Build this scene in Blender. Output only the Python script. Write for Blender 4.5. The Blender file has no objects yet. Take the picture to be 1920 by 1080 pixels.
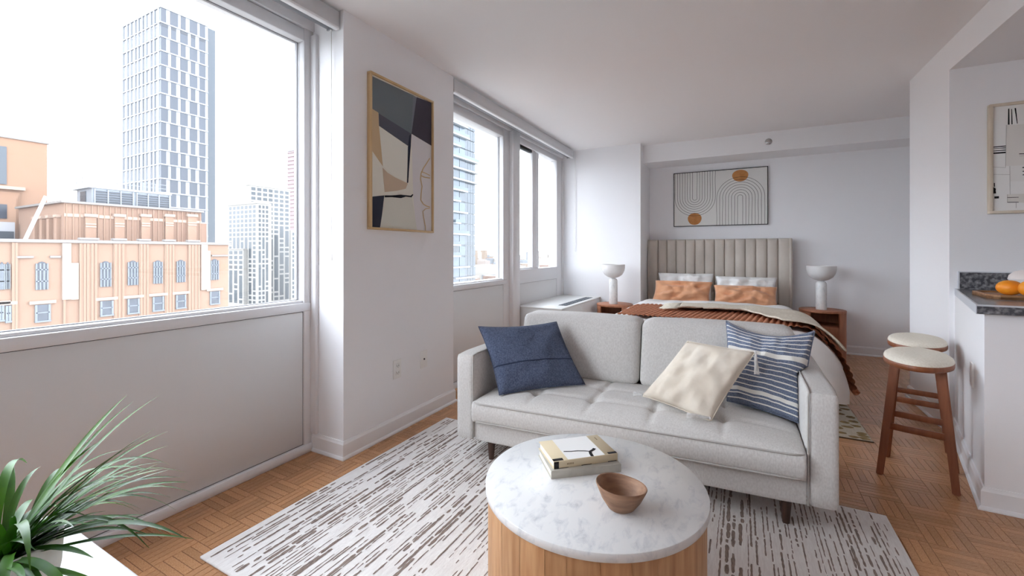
import bpy, bmesh, math, random
from math import sin, cos, pi, radians, sqrt
from mathutils import Vector, Matrix, noise
random.seed(11)
S = bpy.context.scene
COL = S.collection

# ------------------------------------------------------------------ camera, sky (the only light), exposure
F_PX, HOR, CAM_H, YAW = 805.0, 472.0, 1.15, math.atan2(428, 805)
cam_d = bpy.data.cameras.new('camera'); cam = bpy.data.objects.new('camera', cam_d); COL.objects.link(cam)
cam.location = (0, 0, CAM_H); cam.rotation_euler = (pi/2, 0, YAW)
cam_d.sensor_width = 36; cam_d.lens = 36*F_PX/1920; cam_d.shift_y = -(540-HOR)/1920
cam_d.clip_start = .05; cam_d.clip_end = 9000
S.camera = cam

world = bpy.data.worlds.new('sky'); S.world = world; world.use_nodes = True
nt = world.node_tree; nt.nodes.clear()
w_out = nt.nodes.new('ShaderNodeOutputWorld'); w_bg = nt.nodes.new('ShaderNodeBackground')
w_tc = nt.nodes.new('ShaderNodeTexCoord'); w_mp = nt.nodes.new('ShaderNodeMapping'); w_ns = nt.nodes.new('ShaderNodeTexNoise')
w_rp = nt.nodes.new('ShaderNodeValToRGB')
w_mp.inputs['Scale'].default_value = (1.6, 1.6, 3.2)
w_ns.inputs['Scale'].default_value = 1.7; w_ns.inputs['Detail'].default_value = 4; w_ns.inputs['Roughness'].default_value = .5
w_rp.color_ramp.elements[0].position = .36; w_rp.color_ramp.elements[0].color = (.76, .86, 1, 1)
w_rp.color_ramp.elements[1].position = .62; w_rp.color_ramp.elements[1].color = (.90, .95, 1, 1)
nt.links.new(w_tc.outputs['Generated'], w_mp.inputs['Vector']); nt.links.new(w_mp.outputs[0], w_ns.inputs['Vector'])
nt.links.new(w_ns.outputs['Fac'], w_rp.inputs[0]); nt.links.new(w_rp.outputs[0], w_bg.inputs['Color'])
w_bg.inputs['Strength'].default_value = 4.0
nt.links.new(w_bg.outputs[0], w_out.inputs[0])

S.view_settings.view_transform = 'Standard'; S.view_settings.look = 'None'
S.view_settings.gamma = 1; S.view_settings.use_curve_mapping = False; S.view_settings.exposure = 1.3
S.cycles.max_bounces = 14; S.cycles.diffuse_bounces = 8; S.cycles.transparent_max_bounces = 12

# ------------------------------------------------------------------ pixel -> world helpers (direction from pixel, distance from a known plane)
_c, _s = cos(YAW), sin(YAW)
FW, RT, UP, EYE = Vector((-_s, _c, 0)), Vector((_c, _s, 0)), Vector((0, 0, 1)), Vector((0, 0, CAM_H))
def ray(u, v): return FW + RT*((u-960)/F_PX) + UP*((HOR-v)/F_PX)
def gz(u, v, z=0): d = ray(u, v); return EYE + d*((z-CAM_H)/d.z)
def gx(u, v, x): d = ray(u, v); return EYE + d*(x/d.x)
def gy(u, v, y): d = ray(u, v); return EYE + d*(y/d.y)

# ------------------------------------------------------------------ materials
def lin(c):
    f = lambda v: v/12.92 if v <= .04045 else ((v+.055)/1.055)**2.4
    return (f(c[0]/255), f(c[1]/255), f(c[2]/255), 1)
_mats = {}
def mat(name, rgb, rough=.6, rgb2=None, scale=8, stretch=(1, 1, 1), bump=0, bscale=None, detail=4, metal=0, spec=.5, lo=.35, hi=.65,
        coord='Object', emit=None, sheen=0, trans=0, coat=0, rnd=0, sss=0):
    if name in _mats: return _mats[name]
    m = bpy.data.materials.new(name); m.use_nodes = True; _mats[name] = m
    t = m.node_tree; p = t.nodes['Principled BSDF']
    c1 = lin(rgb); p.inputs['Base Color'].default_value = c1; m.diffuse_color = c1
    p.inputs['Roughness'].default_value = rough; p.inputs['Metallic'].default_value = metal
    p.inputs['Specular IOR Level'].default_value = spec
    if sheen: p.inputs['Sheen Weight'].default_value = sheen
    if coat: p.inputs['Coat Weight'].default_value = coat; p.inputs['Coat Roughness'].default_value = .12
    if trans: p.inputs['Transmission Weight'].default_value = trans
    if emit: p.inputs['Emission Color'].default_value = lin(emit[0]); p.inputs['Emission Strength'].default_value = emit[1]
    tc = t.nodes.new('ShaderNodeTexCoord'); mp = t.nodes.new('ShaderNodeMapping'); mp.inputs['Scale'].default_value = stretch
    t.links.new(tc.outputs[coord], mp.inputs['Vector'])
    col = None
    if rgb2:
        n = t.nodes.new('ShaderNodeTexNoise'); n.inputs['Scale'].default_value = scale; n.inputs['Detail'].default_value = detail
        t.links.new(mp.outputs[0], n.inputs['Vector'])
        r = t.nodes.new('ShaderNodeValToRGB'); r.color_ramp.elements[0].position = lo; r.color_ramp.elements[1].position = hi
        r.color_ramp.elements[0].color = c1; r.color_ramp.elements[1].color = lin(rgb2)
        t.links.new(n.outputs['Fac'], r.inputs[0]); col = r.outputs[0]
    if rnd:                                  # brightness differs from piece to piece
        g = t.nodes.new('ShaderNodeNewGeometry'); oi = t.nodes.new('ShaderNodeObjectInfo')
        a = t.nodes.new('ShaderNodeMath'); a.operation = 'ADD'; f = t.nodes.new('ShaderNodeMath'); f.operation = 'FRACT'
        t.links.new(g.outputs['Random Per Island'], a.inputs[0]); t.links.new(oi.outputs['Random'], a.inputs[1]); t.links.new(a.outputs[0], f.inputs[0])
        mr = t.nodes.new('ShaderNodeMapRange'); mr.inputs[3].default_value = 1-rnd; mr.inputs[4].default_value = 1+rnd*.7
        t.links.new(f.outputs[0], mr.inputs[0])
        hs = t.nodes.new('ShaderNodeHueSaturation'); hs.inputs['Color'].default_value = c1
        if col: t.links.new(col, hs.inputs['Color'])
        t.links.new(mr.outputs[0], hs.inputs['Value']); col = hs.outputs[0]
    if col: t.links.new(col, p.inputs['Base Color'])
    if bump:
        n2 = t.nodes.new('ShaderNodeTexNoise'); n2.inputs['Scale'].default_value = bscale or scale; n2.inputs['Detail'].default_value = 3
        t.links.new(mp.outputs[0], n2.inputs['Vector'])
        b = t.nodes.new('ShaderNodeBump'); b.inputs['Strength'].default_value = bump; b.inputs['Distance'].default_value = .01
        t.links.new(n2.outputs['Fac'], b.inputs['Height']); t.links.new(b.outputs[0], p.inputs['Normal'])
    return m

def glass_mat(name, tint=(1, 1, 1), refl=.05, haze=.008):
    m = bpy.data.materials.new(name); m.use_nodes = True; t = m.node_tree; t.nodes.clear()
    o = t.nodes.new('ShaderNodeOutputMaterial'); mx = t.nodes.new('ShaderNodeMixShader'); tr = t.nodes.new('ShaderNodeBsdfTransparent'); gl = t.nodes.new('ShaderNodeBsdfGlossy')
    gl.inputs['Roughness'].default_value = .02; tr.inputs[0].default_value = (*tint, 1); mx.inputs[0].default_value = refl
    tl = t.nodes.new('ShaderNodeBsdfTranslucent'); tl.inputs[0].default_value = (.96, .97, 1, 1); m2 = t.nodes.new('ShaderNodeMixShader'); m2.inputs[0].default_value = haze   # whitish veil mixed into the pane, stands in for haze outside
    t.links.new(tr.outputs[0], m2.inputs[1]); t.links.new(tl.outputs[0], m2.inputs[2])
    t.links.new(m2.outputs[0], mx.inputs[1]); t.links.new(gl.outputs[0], mx.inputs[2]); t.links.new(mx.outputs[0], o.inputs[0])
    return m

PAINT = mat('wall_paint', (239, 239, 241), .65, bump=.03, bscale=160)
CEIL = mat('ceiling_paint', (238, 236, 236), .8)
TRIM = mat('trim_paint', (240, 241, 243), .4)
FRAME = mat('window_frame_paint', (232, 232, 234), .45)
PANEL = mat('panel_paint', (226, 226, 226), .6)
GAP = mat('dark_gap', (60, 60, 62), .8)
GLASS = glass_mat('window_glass')
GREYPLASTIC = mat('grey_plastic', (150, 150, 154), .5)
WHITEPLASTIC = mat('white_plastic', (236, 235, 233), .4)

# ------------------------------------------------------------------ mesh helpers
def tag(o, label=None, cat=None, group=None, kind=None):
    if label: o['label'] = label
    if cat: o['category'] = cat
    if group: o['group'] = group
    if kind: o['kind'] = kind
    return o
def link(name, me, parent=None):
    o = bpy.data.objects.new(name, me); COL.objects.link(o)
    if parent: o.parent = parent
    return o
def mesh(name, verts, faces, m=None, parent=None, smooth=False, mats=None, idx=None, uv=None):
    me = bpy.data.meshes.new(name); me.from_pydata([tuple(v) for v in verts], [], faces)
    if mats:
        for q in mats: me.materials.append(q)
        if idx: me.polygons.foreach_set('material_index', idx)
    elif m: me.materials.append(m)
    if uv:
        l = me.uv_layers.new(name='UVMap')
        for lp in me.loops: l.data[lp.index].uv = uv[lp.vertex_index]
    if smooth: me.polygons.foreach_set('use_smooth', [True]*len(me.polygons))
    me.update()
    return link(name, me, parent)
def from_bm(name, bm, m, parent=None, smooth=False, tf=None):
    if tf:
        for v in bm.verts: v.co = tf(v.co)
    me = bpy.data.meshes.new(name); bm.normal_update(); bm.to_mesh(me); bm.free()
    if m: me.materials.append(m)
    if smooth:
        me.polygons.foreach_set('use_smooth', [True]*len(me.polygons))
        try: me.set_sharp_from_angle(angle=radians(50))
        except Exception: pass
    return link(name, me, parent)
def bm_box(bm, x0, x1, y0, y1, z0, z1, bev=0, seg=2):
    r = bmesh.ops.create_cube(bm, size=1)
    vs = r['verts']
    for v in vs:
        v.co = Vector(((x0+x1)/2 + v.co.x*(x1-x0), (y0+y1)/2 + v.co.y*(y1-y0), (z0+z1)/2 + v.co.z*(z1-z0)))
    if bev:
        es = list({e for v in vs for e in v.link_edges})
        bmesh.ops.bevel(bm, geom=es, offset=bev, segments=seg, affect='EDGES', profile=.5)
def box(name, x0, x1, y0, y1, z0, z1, m, parent=None, bev=0, seg=2, tf=None):
    bm = bmesh.new(); bm_box(bm, x0, x1, y0, y1, z0, z1, bev, seg)
    return from_bm(name, bm, m, parent, smooth=bool(bev), tf=tf)
def boxes(name, lst, m, parent=None, bev=0):
    bm = bmesh.new()
    for b in lst: bm_box(bm, *b, bev)
    return from_bm(name, bm, m, parent, smooth=bool(bev))
def prism(name, pts, z0, z1, m, parent=None):
    n = len(pts); v = [(p[0], p[1], z0) for p in pts] + [(p[0], p[1], z1) for p in pts]
    f = [tuple(range(n-1, -1, -1)), tuple(range(n, 2*n))] + [(i, (i+1) % n, n+(i+1) % n, n+i) for i in range(n)]
    return mesh(name, v, f, m, parent)
def lathe(name, prof, m, parent=None, seg=40, cx=0, cy=0, sx=1, sy=1, a0=0, a1=2*pi, smooth=True, tf=None):
    full = abs(a1-a0-2*pi) < 1e-6; n = seg if full else seg+1
    v, f = [], []
    for i in range(n):
        a = a0 + (a1-a0)*i/seg
        for r, z in prof: v.append(Vector((cx+r*cos(a)*sx, cy+r*sin(a)*sy, z)))
    k = len(prof)
    for i in range(seg):
        j = (i+1) % n
        for q in range(k-1):
            if prof[q][0] < 1e-6 and prof[q+1][0] < 1e-6: continue
            f.append((i*k+q, j*k+q, j*k+q+1, i*k+q+1))
    if tf: v = [tf(p) for p in v]
    bm = bmesh.new(); bv = [bm.verts.new(p) for p in v]
    for q in f: bm.faces.new([bv[i] for i in q])
    bmesh.ops.remove_doubles(bm, verts=bm.verts, dist=1e-5); bmesh.ops.recalc_face_normals(bm, faces=bm.faces)
    return from_bm(name, bm, m, parent, smooth)
def tube_geo(pts, r, seg=6, r1=None):
    pts = [Vector(p) for p in pts]; v, f = [], []; n = len(pts)
    for i, p in enumerate(pts):
        d = (pts[min(i+1, n-1)]-pts[max(i-1, 0)]).normalized()
        a = d.orthogonal().normalized() if i == 0 else (a - d*a.dot(d)).normalized()
        b = d.cross(a); rr = r if r1 is None else r+(r1-r)*i/(n-1)
        for k in range(seg): t = 2*pi*k/seg; v.append(p + a*(rr*cos(t)) + b*(rr*sin(t)))
    for i in range(n-1):
        for k in range(seg): f.append((i*seg+k, i*seg+(k+1) % seg, (i+1)*seg+(k+1) % seg, (i+1)*seg+k))
    f += [tuple(range(seg-1, -1, -1)), tuple(range((n-1)*seg, n*seg))]
    return v, f
def join_geo(parts):
    V, Fc = [], []
    for v, f in parts:
        o = len(V); V += v; Fc += [tuple(i+o for i in q) for q in f]
    return V, Fc
def tube(name, pts, r, m, parent=None, seg=6, r1=None, tf=None):
    v, f = tube_geo(pts, r, seg, r1)
    if tf: v = [tf(p) for p in v]
    return mesh(name, v, f, m, parent, smooth=True)
def thing(name, label, cat, loc=(0, 0, 0), rotz=0, group=None):
    o = bpy.data.objects.new(name, None); COL.objects.link(o); o.location = loc; o.rotation_euler = (0, 0, rotz); o.empty_display_size = .1
    return tag(o, label, cat, group)
def struct(o): o['kind'] = 'structure'; return o
def copy_tree(o, parent=None):
    c = o.copy(); COL.objects.link(c); c.parent = parent
    for ch in list(o.children): copy_tree(ch, c)
    return c

# ================================================================== THE ROOM
CZ = 2.495                      # ceiling height
XW, XW2 = -2.195, -2.12         # inner faces of the two window walls
XC, YC0, YC1 = -1.945, 1.665, 2.70   # pier between the windows
YF, XF = 5.44, -1.09            # far-left projecting wall
YB = 6.035                      # back wall
XR, YR0, YR1 = 1.18, 3.736, 4.46     # wall between bedroom and kitchen
KZ = 2.312                      # dropped kitchen ceiling
YREAR, XRR = -3.0, 3.2

# floor: substrate + mosaic parquet, 15 cm basket-weave blocks of five strips
SUB = mat('floor_substrate', (104, 68, 44), .8)
floor = struct(box('floor', -2.4, XRR, YREAR, YB+.1, -.15, -.0015, SUB))
def wood_mat(name, c1, c2, scale, stretch, rough, rnd, coat=0, coord='UV'):
    return mat(name, c1, rough, c2, scale=scale, stretch=stretch, coord=coord, rnd=rnd, bump=.04, detail=5, coat=coat, lo=.3, hi=.7)
PARQ = wood_mat('parquet_oak', (166, 116, 78), (206, 158, 116), 9, (1.2, 9, 1), .27, .15)
BL = .15; NS_ = 5; SW = BL/NS_; GAPW = .0007
def strip_verts(cx, cy, horiz):
    hx, hy = (BL/2-GAPW, SW/2-GAPW) if horiz else (SW/2-GAPW, BL/2-GAPW)
    v = []
    for z, k in ((-.0015, 0), (0, .0006)):
        v += [(cx-hx+k, cy-hy+k, z), (cx+hx-k, cy-hy+k, z), (cx+hx-k, cy+hy-k, z), (cx-hx+k, cy+hy-k, z)]
    return v
SF = [(4, 5, 6, 7), (0, 1, 5, 4), (1, 2, 6, 5), (2, 3, 7, 6), (3, 0, 4, 7)]
strips = []
nx0, nx1, ny0, ny1 = -15, 18, -4, 41
for i in range(nx0, nx1):
    for j in range(ny0, ny1):
        bx, by = -2.195+BL*(i-nx0)+BL/2, .02+BL*(j-ny0)+BL/2 - .3
        if bx > 2.4 or by > YB: continue
        hz = (i+j) % 2 == 0
        for k in range(NS_):
            o = (k-(NS_-1)/2)*SW
            strips.append((bx, by+o, True) if hz else (bx+o, by, False))
RUG = (-1.788, .558, .87, 2.40)
def show(s):                   # how large the strip shows in the photograph (0 when covered or out of frame)
    x, y = s[0], s[1]
    if RUG[0]-.02 < x < RUG[1]+.02 and RUG[2]-.02 < y < RUG[3]+.02: return 0
    if -1.4 < x < .55 and y > 2.3 and y < 6: return 0
    if y < .5 or x > 1.25 and y < 4.4 or (x < XC and y > YC0): return 0
    d = Vector((x, y, 0))-EYE; t = d.dot(FW)
    if t < .3: return 0
    u, v = 960+F_PX*d.dot(RT)/t, HOR-F_PX*d.z/t
    return 1/t**3 if -20 < u < 1940 and v < 1100 else 0
strips.sort(key=show, reverse=True)
def strip_mesh(horiz):
    me = bpy.data.meshes.new('parquet_strip'); me.from_pydata(strip_verts(0, 0, horiz), [], SF); me.materials.append(PARQ)
    l = me.uv_layers.new(name='UVMap')
    for lp in me.loops:
        c = me.vertices[lp.vertex_index].co; l.data[lp.index].uv = (c.x*8, c.y*8) if horiz else (c.y*8, c.x*8)
    return me
SM = {True: [strip_mesh(True) for _ in range(1)], False: [strip_mesh(False) for _ in range(1)]}
for k, me in enumerate(SM[True]+SM[False]): pass
for (x, y, h) in strips[:300]:
    o = link('parquet_strip', SM[h][0], floor); o.location = (x, y, 0)
V, Fc, UV = [], [], []
for (x, y, h) in strips[300:]:
    b = len(V); vs = strip_verts(x, y, h); V += vs; Fc += [tuple(b+i for i in q) for q in SF]
    ox, oy = random.random()*9, random.random()*9
    UV += [((p[0]-x)*8+ox, (p[1]-y)*8+oy) if h else ((p[1]-y)*8+ox, (p[0]-x)*8+oy) for p in vs]
tag(mesh('parquet_strips', V, Fc, PARQ, floor, uv=UV), kind='stuff')
struct(box('floor_kitchen', 2.39, XRR, YREAR, YR0, -.0015, 0, mat('kitchen_floor', (150, 110, 80), .4)))

struct(box('ceiling', -2.4, XRR, YREAR, YB+.1, CZ, CZ+.15, CEIL))
struct(box('ceiling_kitchen', XR, XRR, YREAR, YR0, KZ, CZ, PAINT))
struct(box('wall_left', -2.32, XC, YC0, YC1, 0, CZ, PAINT))
struct(box('wall_far', -2.32, XF, YF, YB, 0, CZ, PAINT))
struct(box('wall_back', -2.4, XRR, YB, YB+.1, 0, CZ, PAINT))
struct(box('wall_soffit', XF, 2.4, 5.60, YB, 2.275, CZ, PAINT))
struct(box('wall_right', XR, XRR, YR0, YR1, 0, CZ, PAINT))
struct(box('wall_alcove', 2.4, XRR, YR1, YB, 0, CZ, PAINT))
struct(box('wall_rear', -2.4, XRR, YREAR-.1, YREAR, 0, CZ, PAINT))
struct(box('wall_kitchen', XRR-.02, XRR+.1, YREAR, YR0, 0, KZ, PAINT))

# half wall / peninsula under the counter: side runs at an angle
PC, PB = Vector((.965, 2.69)), Vector((1.205, YR0))
struct(prism('wall_peninsula', [PC, (2.6, 2.67), (2.6, YR0), PB], 0, .8745, PAINT))

# baseboards with a cap bead and shoe moulding, swept along a path (room lies to the right of the path)
def baseboard(name, path, h=.098, t=.013):
    prof = [(0, 0), (t+.010, 0), (t+.010, .006), (t+.006, .014), (t, .018), (t, h-.016), (t-.004, h-.008), (t-.007, h), (0, h)]
    n = len(path); P = [Vector((p[0], p[1])) for p in path]; V, Fc = [], []
    for i in range(n):
        d0 = (P[i]-P[i-1]).normalized() if i > 0 else None; d1 = (P[i+1]-P[i]).normalized() if i < n-1 else None
        n0 = Vector((d0.y, -d0.x)) if d0 else None; n1 = Vector((d1.y, -d1.x)) if d1 else None
        nn = (n0+n1)/(1+n0.dot(n1)) if (n0 and n1) else (n0 or n1)
        for o, z in prof: q = P[i]+nn*o; V.append((q.x, q.y, z))
    k = len(prof)
    for i in range(n-1):
        for q in range(k): Fc.append((i*k+q, i*k+(q+1) % k, (i+1)*k+(q+1) % k, (i+1)*k+q))
    Fc += [tuple(range(k)), tuple(range((n-1)*k, n*k))[::-1]]
    return struct(mesh(name, V, Fc, TRIM))
baseboard('baseboard_left', [(XW, YC0), (XC, YC0), (XC, YC1), (XW2, YC1)])
baseboard('baseboard_back', [(XF, YF), (XF, YB), (2.4, YB)])
baseboard('baseboard_right', [(XR+.3, YR1), (XR, YR1), (XR, YR0), (1.2, YR0)])
baseboard('baseboard_peninsula', [PB, PC, (2.6, 2.67)])

# ------------------------------------------------------------------ window_1 (left of the pier, runs on behind the camera, with an added rear bay)
def win_box(name, x0, x1, y0, y1, z0, z1, m, par, bev=.003): return box(name, x0, x1, y0, y1, z0, z1, m, par, bev, 1)
YA = YREAR
w1 = struct(thing('window_1', None, None))
win_box('spandrel_panel', XW-.09, XW-.004, YA, 1.600, .052, .806, PANEL, w1)
win_box('panel_gap', XW-.10, XW-.012, YA, 1.66, .03, .82, GAP, w1)
win_box('bottom_rail', XW-.09, XW+.012, YA, YC0, 0, .047, TRIM, w1)
win_box('stile', XW-.09, XW, 1.605, YC0, .0, CZ, FRAME, w1)
win_box('sill_rail', XW-.09, XW+.004, YA, 1.655, .810, .858, FRAME, w1)
win_box('sill_cap', XW-.09, XW-.012, YA, 1.605, .858, .872, FRAME, w1)
win_box('head_rail', XW-.09, XW, YA, 1.605, 2.352, 2.42, FRAME, w1)
win_box('head_panel', XW-.09, XW+.012, YA, YC0, 2.426, CZ, FRAME, w1)
win_box('mullion', XW-.09, XW+.01, -1.66, -1.56, .858, 2.36, FRAME, w1)
win_box('track', XW-.02, XW+.045, 1.645, 1.668, 0.1, 2.40, GREYPLASTIC if False else FRAME, w1)
for y0, y1 in ((YA, -1.66), (-1.56, 1.605)):  # bay behind the mullion is unseen, added to let in more daylight
    box('pane', XW-.064, XW-.058, y0, y1, .86, 2.36, GLASS, w1)
boxes('gasket', [(XW-.066, XW-.05, 1.594, 1.600, .872, 2.352), (XW-.066, XW-.05, -1.56, 1.6, 2.347, 2.352), (XW-.066, XW-.05, -1.56, 1.6, .872, .876)], GREYPLASTIC, w1)

# ------------------------------------------------------------------ window_2 (between pier and far wall)
w2 = struct(thing('window_2', None, None))
Y2 = YC1; P1, P2 = 3.93, 4.09       # projecting post
win_box('spandrel_panel', XW2-.09, XW2-.004, Y2, 3.845, .052, .815, PANEL, w2)
win_box('panel_gap', XW2-.10, XW2-.012, Y2, YF, .03, .80, GAP, w2)
win_box('bottom_rail', XW2-.09, XW2+.012, Y2, YF, 0, .047, TRIM, w2)
win_box('sill_rail', XW2-.09, XW2+.004, Y2, 3.87, .820, .868, FRAME, w2)
win_box('sill_cap', XW2-.09, XW2-.012, Y2, 3.80, .868, .88, FRAME, w2)
win_box('stile', XW2-.09, XW2, 3.80, P1, 0, 2.405, FRAME, w2)
win_box('post', XW2-.09, XW2+.045, P1, P2, 0, 2.405, FRAME, w2, .006)
win_box('head_rail', XW2-.09, XW2, Y2, 3.80, 2.318, 2.40, FRAME, w2)
win_box('head_panel', XW2-.09, XW2+.012, Y2, YF, 2.405, CZ, FRAME, w2)
box('pane', XW2-.064, XW2-.058, Y2, 3.81, .87, 2.33, GLASS, w2)
boxes('gasket', [(XW2-.066, XW2-.05, 3.792, 3.80, .88, 2.318)], GREYPLASTIC, w2)
# sliding pair
win_box('slider_head', XW2-.09, XW2-.001, P2, 5.24, 2.335, 2.4045, FRAME, w2)
win_box('slider_sill', XW2-.09, XW2+.002, P2, 5.24, .80, .955, FRAME, w2)
win_box('slider_jamb', XW2-.09, XW2, 5.24, YF, 0, 2.405, FRAME, w2)
win_box('meeting_stile', XW2-.075, XW2-.012, 4.52, 4.60, .955, 2.335, FRAME, w2)
win_box('meeting_stile', XW2-.09, XW2-.03, 4.60, 4.73, .955, 2.335, FRAME, w2)
win_box('sash_rail', XW2-.06, XW2-.02, P2, 4.52, 2.30, 2.335, GAP, w2)
win_box('sash_rail', XW2-.06, XW2-.02, P2, 4.56, .950, .972, FRAME, w2)
win_box('side_track', XW2-.02, XW2+.02, 5.40, YF+.005, .569, 2.36, FRAME, w2)
for y0, y1 in ((P2, 4.53), (4.72, 5.25)): box('pane', XW2-.05, XW2-.045, y0, y1, .955, 2.335, GLASS, w2)
win_box('spandrel_panel', XW2-.09, XW2-.004, P2, 5.235, .05, .797, PANEL, w2)
# building edge above and below both windows
struct(boxes('wall_outer', [(-2.40, -2.285, YREAR, YC0, -.15, .80), (-2.40, -2.285, YREAR, YC0, 2.40, CZ), (-2.40, -2.21, YC1, YF, -.15, .80), (-2.40, -2.21, YC1, YF, 2.40, CZ)], PAINT))

# ------------------------------------------------------------------ roller blinds in their boxes under the ceiling
TUBE = mat('blind_tube', (140, 141, 146), .5)
BLIND = mat('blind_box_paint', (206, 207, 209), .45)
def blind(label, xf, y0, y1, z0, z1, xcord, ycord, zlow, xt):
    b = thing('roller_blind', label, 'blind', (xf, y1, z0))
    L = y0-y1
    box('valance', -.018, 0, L, 0, 0, z1-z0, BLIND, b, .002, 1)
    box('bottom_lip', -.03, .001, L, 0, -.004, .010, TRIM, b, .002, 1)
    box('end_bracket', -.09, -.018, -.012, -.002, .006, z1-z0, GREYPLASTIC, b)
    tube('roller', [(xt, L+.01, .035), (xt, -.02, .035)], .027, TUBE, b, 14)
    tube('top_track', [(xt-.02, L+.01, z1-z0-.012), (xt-.02, -.005, z1-z0-.012)], .011, GAP, b, 6)
    tube('pull_cord', [(xcord, ycord, .03), (xcord+.001, ycord, (zlow-z0)*.4), (xcord-.003, ycord, (zlow-z0)*.75), (xcord, ycord+.001, (zlow-z0)*.93), (xcord+.004, ycord, zlow-z0)], .0022, WHITEPLASTIC, b, 5)
    lathe('cord_pin', [(0, 0), (.006, .001), (.006, .006), (0, .007)], WHITEPLASTIC, b, 8, cx=-.06, cy=-.006)
    return b
blind('long pale grey roller blind box above the window beside the framed abstract print', -1.965, YREAR, 1.655, 2.388, 2.482, -.06, -.004, 1.10, -.075)
blind('pale grey roller blind box above the bedroom window and radiator cover', -1.935, YC1, 5.36, 2.378, 2.478, .0, .06, 1.15, -.07)

# ------------------------------------------------------------------ outlets and sprinkler
def outlet(label, y, z, kind):
    o = thing('outlet', label, 'outlet', (XC, y, z))
    box('cover_plate', 0, .006, -.036, .036, -.06, .06, WHITEPLASTIC, o, .003, 2)
    if kind == 'duplex':
        for dz in (-.022, .022):
            s = box('socket', .005, .009, -.017, .017, dz-.014, dz+.014, WHITEPLASTIC, o, .004, 2)
            boxes('slots', [(.0088, .0095, -.009, -.006, dz-.005, dz+.006), (.0088, .0095, .006, .009, dz-.005, dz+.006), (.0088, .0095, -.002, .002, dz-.011, dz-.007)], GAP, s)
    else:
        tf = lambda p: Vector((p.z, p.x, p.y))
        lathe('jack', [(0, .012), (.004, .012), (.006, .010), (.007, .005), (.007, 0)], mat('dark_metal', (70, 66, 62), .4, metal=.6), o, 12, tf=tf)
    tf = lambda p: Vector((p.z, p.x, p.y))
    return o
outlet('white duplex power outlet low on the wall under the framed print', 2.085, .398, 'duplex')
outlet('white cable jack plate beside the power outlet', 2.347, .405, 'jack')
po = thing('outlet', 'white outlet plate on the side of the kitchen half wall by the stools', 'outlet', (1.037, 3.005, .53), math.atan2(YR0-2.69, .24)-pi/2)
box('cover_plate', -.008, .004, -.036, .036, -.06, .06, WHITEPLASTIC, po, .003, 2)
box('socket', -.010, .0, -.017, .017, -.036, .036, WHITEPLASTIC, po, .002, 1)
sp = thing('fire_sprinkler', 'small chrome fire sprinkler head on the beam over the bed', 'sprinkler', (.28, 5.60, 2.385))
CHROME = mat('chrome', (190, 190, 190), .25, metal=1)
tfs = lambda p: Vector((p.x, -p.z, p.y))
lathe('escutcheon', [(.0, .01), (.02, .009), (.034, .003), (.036, 0)], CHROME, sp, 20, tf=tfs)
lathe('sprinkler_head', [(.0, .045), (.018, .044), (.018, .040), (.007, .036), (.009, .01)], CHROME, sp, 14, tf=tfs)

# ------------------------------------------------------------------ framed pictures
def plane_poly(polys, conv, off0, dirv, name, parent, mats, step=.00025):
    """flat print: coloured shapes, each a hair above the one before"""
    V, Fc, idx, ml = [], [], [], []
    for k, (pts, m) in enumerate(polys):
        if m not in ml: ml.append(m)
        b = len(V); V += [conv(*p)+dirv*(off0+k*step) for p in pts]; Fc.append(tuple(range(b, b+len(pts)))); idx.append(ml.index(m))
    return mesh(name, V, Fc, parent=parent, mats=ml, idx=idx)
def ribbon(pts, w):
    out = []; n = len(pts)
    P = [Vector((p[0], p[1])) for p in pts]; L, R = [], []
    for i in range(n):
        d = (P[min(i+1, n-1)]-P[max(i-1, 0)]).normalized(); q = Vector((-d.y, d.x))*w/2
        L.append(P[i]+q); R.append(P[i]-q)
    return [[tuple(L[i]), tuple(L[i+1]), tuple(R[i+1]), tuple(R[i])] for i in range(n-1)]
art = lambda n, c: mat('print_'+n, c, .75, spec=.2)
# 1: tall abstract on the pier
y0, y1, z0, z1 = 1.835, 2.423, 1.283, 2.214
GOLD = wood_mat('pale_oak_frame', (198, 166, 120), (214, 186, 142), 14, (1, 1, .2), .45, 0, coord='Object')
p1 = thing('framed_print', 'tall abstract print in slate, tan and cream with thin oak frame', 'picture', (XC, y0, z0))
H1, W1, fw = z1-z0, y1-y0, .013
for nm, b in (('frame_rail', (0, .032, 0, W1, 0, fw)), ('frame_rail', (0, .032, 0, W1, H1-fw, H1)), ('frame_stile', (0, .032, 0, fw, fw, H1-fw)), ('frame_stile', (0, .032, W1-fw, W1, fw, H1-fw))):
    box(nm, *b, GOLD, p1, .0015, 1)
box('backing', .001, .018, .004, W1-.004, .004, H1-.004, art('cream', (226, 223, 211)), p1)
lo_, hi_ = fw*.6, H1-fw*.6
def c1(a, b):
    p = gx(680+a/3.272, 120+b/3.272, XC+.02)-Vector((XC, y0, z0))
    return Vector((.0185, min(max(p.y, fw*.5), W1-fw*.5), min(max(p.z, fw*.5), H1-fw*.5)))
sl, nv, dk, tn, tn2, cr, lw, lil, gd = art('slate', (112, 121, 127)), art('navy', (48, 52, 66)), art('plum_grey', (72, 69, 80)), art('tan', (203, 178, 143)), art('taupe', (199, 179, 156)), art('ivory', (229, 228, 217)), art('bone', (214, 213, 202)), art('lilac_white', (217, 214, 215)), art('ochre', (203, 176, 133))
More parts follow.
